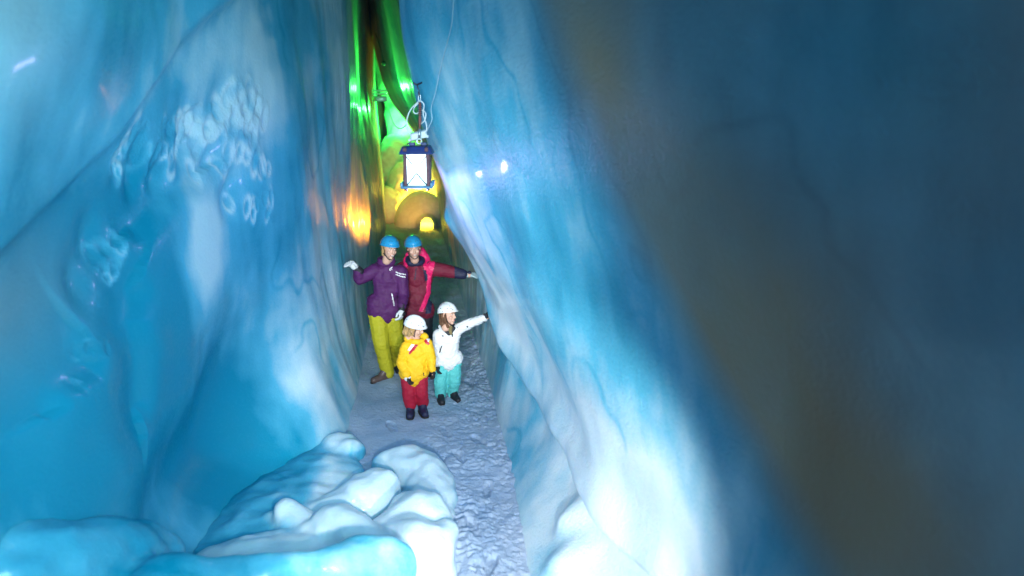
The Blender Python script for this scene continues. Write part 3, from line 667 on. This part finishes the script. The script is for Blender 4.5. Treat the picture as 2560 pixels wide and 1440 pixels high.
body = blob_mesh('body', [*trunk(.82), *chain([sR, eR, wR], [.055, .045, .03]), *chain([sL, eL, wL, wL+np.array([.08, -.02, -.01])], [.055, .045, .03, .03]), *chain([hipR, knR, anR], [.08, .06, .045]), *chain([hipL, knL, anL], [.08, .06, .045]),
      ('x', HM, head_prims()), ('c', tuple(nk), .055, tuple(hd+np.array([0, .03, -.10])), .055)], .0062, 2)
obj('body', body, SKIN, mn)
RED = plain('dark_red_fabric', (0.15, 0.004, 0.026), 0.72, 0.25, 0.12, fs=9); PINK = plain('pink_fabric', (0.75, 0.012, 0.13), 0.5, 0.4, 0.06)
jk = cloth('jacket', [*trunk(1.08), *chain([sR, eR, wR], [.095, .085, .06]), *chain([sL, eL, wL], [.098, .085, .062]), ('c', tuple(hipR+np.array([0, 0, .08])), .145, tuple(hipL+np.array([0, 0, .08])), .145)], RED, mn, seed=13)
def pb(a, b, wd, mat, name, off=.004, Y=8.55):
    p, q = J(*a, Y), J(*b, Y); return patch(jk, band((p[0], p[2]), (q[0], q[2]), wd), mat, jk, name, off)
pb((1064, 660), (1073, 690), .075, PINK, 'pink_panel'); pb((1086, 648), (1073, 695), .06, PINK, 'pink_panel', .006); pb((1073, 690), (1071, 735), .050, PINK, 'pink_panel', .008); pb((1071, 735), (1052, 780), .055, PINK, 'pink_panel', .010)
pb((1079, 652), (1066, 662), .055, NAVY, 'navy_panel', .012); pb((1062, 680), (1066, 705), .040, NAVY, 'navy_panel', .009); pb((1078, 735), (1070, 785), .07, NAVY, 'navy_panel', .006)
pb((1041, 674), (1037, 702), .010, NAVY, 'chest_zip'); pb((1042, 660), (1056, 668), .03, NAVY, 'collar_flap', .006)
p, q = wL+np.array([-.10, 0, 0]), wL; pt_ = patch(jk, lambda c, n: c.x > wL[0]-.11 and c.z > 1.0, NAVY, jk, 'navy_cuff', .005)
hood = [('c', tuple(nk+np.array([.09*math.cos(a), .02+.085*math.sin(a), .02+.03*math.sin(a)])), .040, tuple(nk+np.array([.09*math.cos(a+.5), .02+.085*math.sin(a+.5), .02+.03*math.sin(a+.5)])), .040) for a in np.arange(0, 6.2, .5)]
cm = blob_mesh('collar', hood, .008, 4); displace(cm, .010, 12, 2); obj('collar', cm, NAVY, mn)
cm = blob_mesh('hood', [('c', tuple(nk+np.array([.08, .10, .11])), .055, tuple(nk+np.array([.15, .04, .02])), .045), ('c', tuple(nk+np.array([.08, .10, .11])), .055, tuple(nk+np.array([-.07, .11, .06])), .055), ('c', tuple(nk+np.array([.15, .04, .02])), .045, tuple(nk+np.array([.16, -.05, -.05])), .03), ('c', tuple(nk+np.array([-.10, .05, .02])), .045, tuple(nk+np.array([-.12, -.04, -.04])), .03)], .008, 4); displace(cm, .012, 12, 2)
obj('hood', cm, PINK, mn)
cloth('trousers', [*chain([hipR, knR, anR], [.12, .10, .085]), *chain([hipL, knL, anL], [.12, .10, .085]), ('c', tuple(hipR), .125, tuple(hipL), .125)], BLACK, mn, seed=18)
boot(mn, (anR[0], 0.02, 0), (anR[0]-.01, -.17, 0), BLACK); boot(mn, (anL[0], -.02, 0), (anL[0]+.02, -.21, 0), BLACK)
helmet(mn, HM, BLUEP); face_parts(mn, HM, True)
hr = blob_mesh('hair', [('x', HM, [('c', (s*.070, -.005, .02), .014, (s*.072, .02, -.03), .012) for s in (-1, 1)]+[('c', (-.05, .07, 0), .03, (.05, .07, 0), .03)])], .004, 2); obj('hair', hr, BROWN, mn)
glove(mn, wL+np.array([.03, 0, -.005]), (1, -.1, .0), (.1, .3, -1), (plain('pale_glove', (.35, .5, .55), .5, .4), NAVY), 1.05, .25, 1, cuff=.07)
glove(mn, wR+np.array([-.02, -.02, 0]), (-.7, -.5, -.3), (0, -.6, -.8), (BLACK, BLACK), 1.0, .4, 1)

# ---- child in yellow
root = np.array([0.02, 7.38, -0.012])
ky = thing('person', 'child in bright yellow jacket, red trousers and white helmet, seen nearest on the path', 'person', root)
hd = J(1037, 819, 7.38); HM = M4(hd, (0, 0, 0), 0.92) @ M4((0, 0, 0), (0, 0, 74)) @ M4((0, 0, 0), (20, -6, 0))
sR, sL = J(1017, 866, 7.38), J(1068, 861, 7.38); eR, wR = J(1004, 907, 7.38), J(1016, 937, 7.28); eL, wL = J(1078, 897, 7.36), J(1080, 922, 7.30)
nk = J(1042, 850, 7.40); chs = J(1043, 880, 7.38); ws = J(1040, 912, 7.38); hp = J(1036, 938, 7.38)
hipR, hipL = J(1021, 945, 7.38), J(1050, 944, 7.38); knR, knL = J(1022, 982, 7.36), J(1053, 980, 7.36); anR, anL = J(1026, 1012, 7.40), J(1057, 1007, 7.44)
trunk = lambda k: [('c', tuple(nk), .045*k, tuple(chs), .10*k, .85), ('c', tuple(sR), .05*k, tuple(sL), .05*k), ('c', tuple(sR+np.array([.03, 0, -.04])), .065*k, tuple(ws), .105*k, .9), ('c', tuple(sL+np.array([-.03, 0, -.04])), .065*k, tuple(ws), .105*k, .9), ('c', tuple(ws), .11*k, tuple(hp), .115*k, .9)]
body = blob_mesh('body', [*trunk(.8), *chain([sR, eR, wR, wR+np.array([.02, -.02, -.05])], [.042, .034, .022, .02]), *chain([sL, eL, wL, wL+np.array([.01, -.02, -.05])], [.042, .034, .022, .02]), *chain([hipR, knR, anR], [.06, .045, .035]), *chain([hipL, knL, anL], [.06, .045, .035]),
      ('x', HM, head_prims()), ('c', tuple(nk), .042, tuple(hd+np.array([0, .0, -.09])), .042)], .0062, 2)
obj('body', body, SKIN, ky)
YJ = plain('yellow_fabric', (0.80, 0.44, 0.004), 0.72, 0.25, 0.06, fs=10); CR = plain('crimson_fabric', (0.38, 0.003, 0.028), 0.72, 0.25, 0.1, fs=10); DR = plain('red_trim', (0.45, 0.01, 0.03), 0.5)
jk = cloth('jacket', [*trunk(1.15), *chain([sR, eR, wR], [.070, .062, .050]), *chain([sL, eL, wL], [.066, .056, .046]), ('c', tuple(hipR+np.array([0, 0, .075])), .108, tuple(hipL+np.array([0, 0, .075])), .108)], YJ, ky, .008, 4, .011, 10, 23)
def pb(a, b, wd, mat, name, off=.004, Y=7.27):
    p, q = J(*a, Y), J(*b, Y); return patch(jk, band((p[0], p[2]), (q[0], q[2]), wd), mat, jk, name, off)
for a, b in (((1033, 852), (1034, 866)), ((1034, 865), (1021, 880))): pb(a, b, .032, WHITE, 'white_stripe')
for a, b in (((1040, 853), (1041, 869)), ((1041, 868), (1023, 888))): pb(a, b, .024, DR, 'red_stripe', .006)
pb((1055, 845), (1073, 858), .034, WHITE, 'white_stripe'); pb((1054, 852), (1073, 865), .026, DR, 'red_stripe', .006)
pb((1051, 850), (1054, 864), .008, BLACK, 'jacket_zip'); pb((1058, 934), (1060, 941), .010, BLACK, 'zip_pull', .006)
hood = [('c', tuple(nk+np.array([.075*math.cos(a), .01+.07*math.sin(a), .005+.01*math.sin(a)])), .030, tuple(nk+np.array([.075*math.cos(a+.6), .01+.07*math.sin(a+.6), .005+.01*math.sin(a+.6)])), .030) for a in np.arange(0, 6.2, .6)]+[('e', tuple(nk+np.array([-.10, .02, .02])), (.04, .05, .045)), ('e', tuple(nk+np.array([.08, .03, .02])), (.05, .05, .05))]
cm = blob_mesh('hood', hood, .007, 3); displace(cm, .008, 16, 2); obj('hood', cm, YJ, ky)
cloth('trousers', [*chain([hipR, knR, anR], [.088, .078, .068]), *chain([hipL, knL, anL], [.088, .078, .068]), ('c', tuple(hipR), .09, tuple(hipL), .09)], CR, ky, .008, 4, .011, 10, 28)
boot(ky, (anR[0], .04, 0), (anR[0]-.01, -.11, 0), NAVY, .046, .12); boot(ky, (anL[0]-.01, .06, 0), (anL[0]+.02, -.09, 0), NAVY, .046, .12)
helmet(ky, HM, WHITEP, True); face_parts(ky, HM, False)
hr = blob_mesh('hair', [('x', HM, [('c', (-.066, .0, .0), .022, (-.064, .0, -.07), .016), ('c', (-.066, .03, .0), .026, (-.066, .03, -.09), .018), ('c', (-.05, .07, .0), .03, (-.045, .07, -.10), .022), ('c', (0, .095, 0), .026, (0, .09, -.11), .028), ('c', (.06, .04, .0), .026, (.055, .04, -.08), .02)])], .004, 2); displace(hr, .008, 50, 2, (1, 1, .25)); obj('hair', hr, BLONDE, ky)
glove(ky, wR+np.array([.015, -.01, -.02]), (.25, -.2, -.9), (.6, -.4, 0), (BLACK, BLACK), .68, .5, 1, cuff=.03)
glove(ky, wL+np.array([.006, -.01, -.02]), (.1, -.2, -.9), (-.6, -.4, 0), (BLACK, BLACK), .66, .5, -1, cuff=.03)
obj('sleeve_trim', blob_mesh('sleeve_trim', [('c', tuple(wR+np.array([.006, -.002, -.022])), .042, tuple(wR+np.array([.010, -.004, -.036])), .038)], .006, 2), WHITE, ky)

# ---- child in white
root = np.array([0.37, 7.72, -0.012])
kw = thing('person', 'girl in speckled white jacket and turquoise trousers, hand reaching to the right wall', 'person', root)
hd = J(1120, 787, 7.68); HM = M4(hd, (0, 0, 0), 0.92) @ M4((0, 0, 0), (0, 0, 52)) @ M4((0, 0, 0), (-4, 8, 0))
sR, sL = J(1096, 836, 7.74), J(1143, 824, 7.72); eR, wR = J(1092, 876, 7.74), J(1094, 908, 7.68); eL, wL = J(1180, 806, 7.68), J(1209, 796, 7.60)
nk = J(1120, 820, 7.76); chs = J(1120, 850, 7.74); ws = J(1120, 880, 7.74); hp = J(1122, 902, 7.74)
hipR, hipL = J(1105, 910, 7.74), J(1136, 908, 7.74); knR, knL = J(1101, 950, 7.72), J(1136, 948, 7.72); anR, anL = J(1101, 984, 7.74), J(1132, 980, 7.78)
body = blob_mesh('body', [*trunk(.8), *chain([sR, eR, wR, wR+np.array([.0, -.02, -.05])], [.042, .034, .022, .02]), *chain([sL, eL, wL, wL+np.array([.04, -.01, .01])], [.042, .034, .022, .02]), *chain([hipR, knR, anR], [.06, .045, .035]), *chain([hipL, knL, anL], [.06, .045, .035]),
      ('x', HM, head_prims()), ('c', tuple(nk), .042, tuple(hd+np.array([0, .0, -.09])), .042)], .0062, 2)
obj('body', body, SKIN, kw)
m, t, p = nt('speckled_white_fabric'); v = t.nodes.new('ShaderNodeTexVoronoi'); v.inputs['Scale'].default_value = 11; t.links.new(coords(t), v.inputs['Vector'])
t.links.new(ramp(t, v.outputs['Distance'], [(0.10, (0.03, 0.03, 0.04)), (0.16, (0.70, 0.71, 0.74))]), p.inputs['Base Color']); p.inputs['Roughness'].default_value = .55
t.links.new(bump(t, tex(t, 12, 3, .5, coords(t, (1, 1, 1.7)), 1.2), .6, .02), p.inputs['Normal']); WJ = m
TQ = plain('turquoise_fabric', (0.10, 0.52, 0.52), 0.7, 0.4, 0.08, fs=10)
jk = cloth('jacket', [*trunk(1.13), *chain([sR, eR, wR], [.066, .056, .046]), *chain([sL, eL, wL], [.066, .058, .046]), ('c', tuple(hipR+np.array([0, 0, .07])), .106, tuple(hipL+np.array([0, 0, .07])), .106)], WJ, kw, .008, 4, .011, 10, 33)
def pb(a, b, wd, mat, name, off=.004, Y=7.6):
    p, q = J(*a, Y), J(*b, Y); return patch(jk, band((p[0], p[2]), (q[0], q[2]), wd), mat, jk, name, off)
pb((1132, 832), (1132, 846), .010, BLACK, 'zip_pull'); pb((1106, 868), (1100, 888), .010, BLACK, 'pocket_zip'); pb((1104, 833), (1126, 836), .006, plain('grey_trim', (.3, .3, .36), .6), 'chest_seam')
hood = [('c', tuple(nk+np.array([.080*math.cos(a), .01+.075*math.sin(a), .005+.02*math.sin(a)])), .032, tuple(nk+np.array([.080*math.cos(a+.6), .01+.075*math.sin(a+.6), .005+.02*math.sin(a+.6)])), .032) for a in np.arange(0, 6.2, .6)]+[('e', tuple(nk+np.array([0, .08, .02])), (.09, .06, .05))]
cm = blob_mesh('hood', hood, .007, 3); displace(cm, .008, 16, 2); obj('hood', cm, WJ, kw)
cm = blob_mesh('hood_lining', [('c', tuple(nk+np.array([.060*math.cos(a), -.012+.06*math.sin(a), .028])), .026, tuple(nk+np.array([.060*math.cos(a+.6), -.012+.06*math.sin(a+.6), .028])), .026) for a in np.arange(0, 6.2, .6)]+[('c', tuple(nk+np.array([-.05, -.085, .02])), .022, tuple(nk+np.array([.0, -.11, -.035])), .018), ('c', tuple(nk+np.array([.06, -.085, .02])), .022, tuple(nk+np.array([.01, -.11, -.035])), .018)], .006, 3)
obj('hood_lining', cm, BLACK, kw)
SCF = plain('olive_scarf', (0.25, 0.19, 0.08), 0.7, 0.8, 0.4, fs=40)
cm = blob_mesh('scarf', [('c', tuple(nk+np.array([.02, -.09, .03])), .028, tuple(nk+np.array([.025, -.125, -.03])), .014)], .005, 2); displace(cm, .008, 40, 2); obj('scarf', cm, SCF, kw)
cloth('trousers', [*chain([hipR, knR, anR], [.086, .076, .070]), *chain([hipL, knL, anL], [.086, .076, .070]), ('c', tuple(hipR), .09, tuple(hipL), .09)], TQ, kw, .008, 4, .014, 10, 38)
boot(kw, (anR[0], .02, 0), (anR[0]+.01, -.12, 0), BLACK, .042, .10); boot(kw, (anL[0], .04, 0), (anL[0]+.05, -.09, 0), BLACK, .042, .10)
helmet(kw, HM, WHITEP, True); face_parts(kw, HM, False)
hr = blob_mesh('hair', [('x', HM, [('c', (-.066, .0, .0), .020, (-.068, -.01, -.07), .020), ('c', (-.068, -.01, -.07), .020, (-.055, -.04, -.14), .015), ('c', (-.066, .035, .0), .028, (-.07, .03, -.10), .024), ('c', (-.04, .08, .0), .03, (-.045, .06, -.11), .028), ('c', (.03, .09, 0), .026, (.03, .08, -.10), .028), ('c', (.065, .02, .0), .022, (.060, .01, -.09), .018)])], .004, 2); displace(hr, .008, 50, 2, (1, 1, .25)); obj('hair', hr, BROWN, kw)
glove(kw, wL+np.array([.015, -.005, .005]), (.45, -.1, .9), (.9, -.1, -.2), (BLACK, BLACK), .72, .2, -1, cuff=.03)
glove(kw, wR+np.array([.002, -.01, -.03]), (.05, -.2, -.9), (.6, -.4, 0), (BLACK, BLACK), .68, .5, 1, cuff=.03)

# ------------------------------------------------------------------ lantern and its hanger
NAVYW = plain('blue_painted_wood', (0.010, 0.025, 0.15), 0.5, 0.2, 0.2); LOG = plain('reddish_bark_post', (0.20, 0.09, 0.11), 0.8, 0.8, 0.3, fs=40)
BASEB = plain('pale_blue_frame', (0.04, 0.16, 0.30), 0.45, 0, 0.15); STEEL = plain('galvanised_steel', (0.5, 0.52, 0.56), 0.35, 0, 0.1, metal=0.8)
DARKM = plain('dark_wire', (0.02, 0.02, 0.04), 0.4); CORD = plain('white_cord', (0.72, 0.74, 0.80), 0.5, 0, 0.05); RUST = plain('rust_brown_handle', (0.22, 0.06, 0.05), 0.6, 0.3, 0.3)
GLOW = plain('glowing_frosted_glass', (0.85, 0.9, 0.95), 0.3, emit=(0.62, 0.88, 1.0), es=1.6)
LY = 5.9
lb = at(1045, 468, LY)
_t = GLOW.node_tree; _s = _t.nodes.new('ShaderNodeSeparateXYZ'); _c = _t.nodes.new('ShaderNodeTexCoord'); _t.links.new(_c.outputs['Object'], _s.inputs[0])
_t.links.new(ramp(_t, math_(_t, 'MULTIPLY', _s.outputs[2], 3.4), [(0.05, (0.25, 0.50, 0.55)), (0.35, (0.60, 0.85, 0.95)), (0.7, (0.80, 0.95, 1.0))]), _t.nodes['Principled BSDF'].inputs['Emission Color']); lt = thing('lantern', 'square blue lantern with glowing white panes hanging from a hook', 'lantern', lb)
lt.rotation_euler = (0, 0, R(-6)); lt.scale = (.92,)*3
obj('base', box_mesh('base', (.27, .25, .022), (0, 0, .010), .005), BASEB, lt)
for s in (-1, 1):
    obj('base_rail', box_mesh('base_rail', (.022, .27, .045), (s*.128, 0, .030), .004), BASEB, lt)
for sx in (-1, 1):
    for sy in (-1, 1):
        me = tube_mesh('corner_post', [(sx*.098, sy*.085, -.022), (sx*.098, sy*.085, .10), (sx*.097, sy*.085, .34)], [.015, .0145, .0135], 10); displace(me, .004, 40, 2); obj('corner_post', me, LOG, lt)
for nm, sz, lc in (('glass_pane', (.150, .006, .262), (0, -.080, .155)), ('glass_pane', (.150, .006, .262), (0, .080, .155)), ('glass_pane', (.006, .130, .262), (-.092, 0, .155)), ('glass_pane', (.006, .130, .262), (.092, 0, .155))):
    obj(nm, box_mesh(nm, sz, lc, .001), GLOW, lt)
for a, b in (((-.085, .028), (0, .13)), ((.085, .028), (0, .13)), ((-.085, .275), (-.035, .205)), ((.085, .275), (.035, .205))):
    obj('cross_wire', tube_mesh('cross_wire', [(a[0], -.101, a[1]), (b[0], -.101, b[1])], .0048, 6), DARKM, lt)
for s in (-1, 1): obj('side_wire', tube_mesh('side_wire', [(s*.118, -.08, .03), (s*.118, .0, .15), (s*.118, .08, .27)], .0048, 6), DARKM, lt)
obj('roof', box_mesh('roof', (.29, .27, .065), (0, 0, .325), .006, None, .80), NAVYW, lt)
for sx in (-1, 1):
    obj('roof_peg', tube_mesh('roof_peg', [(sx*.092, -.100, .345), (sx*.092, -.132, .325)], [.017, .017], 10), LOG, lt)
obj('roof_block', box_mesh('roof_block', (.05, .05, .03), (-.04, 0, .372), .004), NAVYW, lt); obj('roof_block', box_mesh('roof_block', (.05, .05, .03), (.06, .02, .372), .004), NAVYW, lt)
obj('handle', tube_mesh('handle', spline([(-.095, 0, .355), (-.05, 0, .395), (0.01, 0, .405), (.06, 0, .392), (.10, 0, .355)], 5), .0035, 6), DARKM, lt)
lamp('POINT', 'lantern_bulb', tuple(lb+np.array([0, 0, -.07])), (0.52, 0.45, 1.0), 15, None, 0.04)
# hook and hanger
hb = at(1048, 352, LY); hg = thing('lantern_hanger', 'steel ring and rust brown handle hanging from a screw in the right ice wall', 'hanger', hb)
def HP(px, py, Y=5.9): return at(px, py, Y)-hb
ringp = [HP(1048, 353)+np.array([.019*math.cos(a), 0, .019*math.sin(a)]) for a in np.linspace(0, 2*math.pi, 15)[:-1]]
obj('ring', tube_mesh('ring', ringp, .006, 8, True), STEEL, hg)
obj('shackle', tube_mesh('shackle', [HP(1048, 346), HP(1049, 322)], .011, 8), STEEL, hg)
obj('handle', tube_mesh('handle', [HP(1049, 324), HP(1049.5, 312), HP(1050, 300), HP(1050, 290), HP(1050, 262), HP(1050, 256)], [.006, .010, .014, .011, .013, .009], 10), RUST, hg)
for k in range(6):
    q = HP(1050, 263+k*5.2); obj('whipping', tube_mesh('whipping', [q+np.array([.014*math.cos(a), .014*math.sin(a), 0]) for a in np.linspace(0, 2*math.pi, 11)[:-1]], .0035, 6, True), DARKM, hg)
obj('carabiner', tube_mesh('carabiner', [HP(1049, 258)+np.array([.009*math.cos(a), 0, .028*math.sin(a)+.04]) for a in np.linspace(0, 2*math.pi, 13)[:-1]], .004, 6, True), STEEL, hg)
sc_ = hit(1040, 208, RW) ; sc_ = sc_ if abs(sc_[1]-LY) < 1.2 else at(1041, 208, LY)
obj('link_chain', tube_mesh('link_chain', [HP(1049, 243), HP(1047, 232), HP(1048, 226), HP(1044, 218), HP(1043, 212)], [.004, .009, .003, .007, .004], 6), DARKM, hg)
obj('ice_screw', tube_mesh('ice_screw', [HP(1036, 207)+np.array([-.01, -.02, 0]), HP(1042, 212), HP(1047, 203)+np.array([.05, 0.0, .0])], [.006, .008, .006], 6), DARKM, hg)
bx = at(1046, 338, 5.96); jb = thing('junction_box', 'white plastic cable box hanging tilted just above the lantern', 'junction box', bx)
obj('case', box_mesh('case', (.135, .05, .060), (0, 0, 0), .008, (12, -14, 8)), CORD, jb); obj('lid', box_mesh('lid', (.125, .008, .050), (0.005, -.030, -.004), .003, (12, -14, 8)), WHITEP, jb)
for s in (-1, 1): obj('cable_gland', tube_mesh('cable_gland', [(s*.062, 0, s*.012-.02), (s*.080, 0, s*.016-.028)], .012, 8), CORD, jb)
wall_pts = [hit(px, py, RW) + np.array([-.045, -.03, 0]) for px, py in ((1092, 270), (1103, 232), (1112, 190), (1122, 150), (1136, 100), (1146, 60), (1150, 10), (1155, -60))]
loop = [at(1064, 333, 5.9), at(1070, 322, 5.85), at(1080, 298, 5.8)] + wall_pts
cb = obj('cable', tube_mesh('cable', spline(loop, 5), .0030, 6), plain('grey_cable', (0.45, 0.55, 0.65), 0.5)); tag(cb, 'white cable running from the junction box up the right ice wall', 'cable')
for pts, lab in (([(1030, 343), (1018, 320), (1018, 295), (1028, 272), (1042, 258), (1050, 252), (1060, 262), (1058, 285), (1066, 312), (1066, 330)], 'white cord looped wide on the left of the hanger'),
                 ([(1046, 258), (1036, 268), (1034, 280), (1042, 284), (1054, 275), (1064, 283), (1062, 300), (1052, 310)], 'short white cord knotted round the rust brown handle')):
    tag(obj('cord', tube_mesh('cord', spline([at(a, b, 5.9+.02*math.sin(i*2)) for i, (a, b) in enumerate(pts)], 6), .005, 6), CORD), lab, 'cord')
tag(obj('wire', tube_mesh('wire', spline([at(1018, 308, 5.9), at(1006, 320, 7.0), at(992, 318, 9), at(980, 300, 11), at(968, 262, 13)], 6), .005, 6), CORD), 'thin grey wire sagging from the cord towards the green sign', 'wire')

# ------------------------------------------------------------------ green sign in the far gap
sy = 13.2; sp = at(950, 254, sy); sg = thing('sign', 'small green banner with emblem and letters strung across the far gap', 'sign', sp)
k_ = at(968, 254, sy)[0]-at(932, 254, sy)[0]; hh = at(950, 222, sy)[2]-sp[2]
SGN = plain('green_banner', (0.25, 0.50, 0.30), 0.25, 0, 0.05, coat=0.5); PALE = plain('pale_print', (0.75, 0.85, 0.75), 0.5); LIME = plain('lime_emblem', (0.55, 0.75, 0.15), 0.5)
obj('board', box_mesh('board', (k_, .02, hh*.44), (0, 0, hh*.22), .004), SGN, sg)
for zz in (.60, .86): obj('rail', tube_mesh('rail', [(-k_*.52, 0, hh*zz), (k_*.52, 0, hh*zz)], hh*.085, 12), plain('glossy_rail', (0.6, 0.75, 0.6), 0.12, coat=1.0), sg)
b = bmesh.new(); bmesh.ops.create_cone(b, cap_ends=True, segments=20, radius1=hh*.13, radius2=hh*.13, depth=.008); b.transform(Matrix.Translation((-k_*.40, -.014, hh*.22)) @ Euler((math.pi/2, 0, 0)).to_matrix().to_4x4()); me = bpy.data.meshes.new('emblem'); b.to_mesh(me); b.free(); obj('emblem', me, LIME, sg)
cu = bpy.data.curves.new('lettering', 'FONT'); cu.body = 'ÖBf'; cu.size = hh*.30; cu.extrude = .002; cu.shear = .25
to = bpy.data.objects.new('tmp', cu); C.objects.link(to); dg = bpy.context.evaluated_depsgraph_get(); dg.update(); me = bpy.data.meshes.new_from_object(to.evaluated_get(dg)); bpy.data.objects.remove(to)
me.transform(Matrix.Translation((-k_*.24, -.014, hh*.12)) @ Euler((math.pi/2, 0, 0)).to_matrix().to_4x4()); me.name = 'lettering'; obj('lettering', me, PALE, sg, False)
cp = at(959, 156, 13.6); cl = thing('cave_lamp', 'small dark round lamp hanging in the green gap above the sign', 'lamp', cp)
obj('housing', blob_mesh('housing', [('c', (0, 0, 0), .035, (0, -.03, -.02), .045)], .008, 1), DARKM, cl); obj('lamp_cord', tube_mesh('lamp_cord', [(0, 0, .03), (-.05, .05, .25), (-.12, .1, .5)], .006, 6), DARKM, cl)
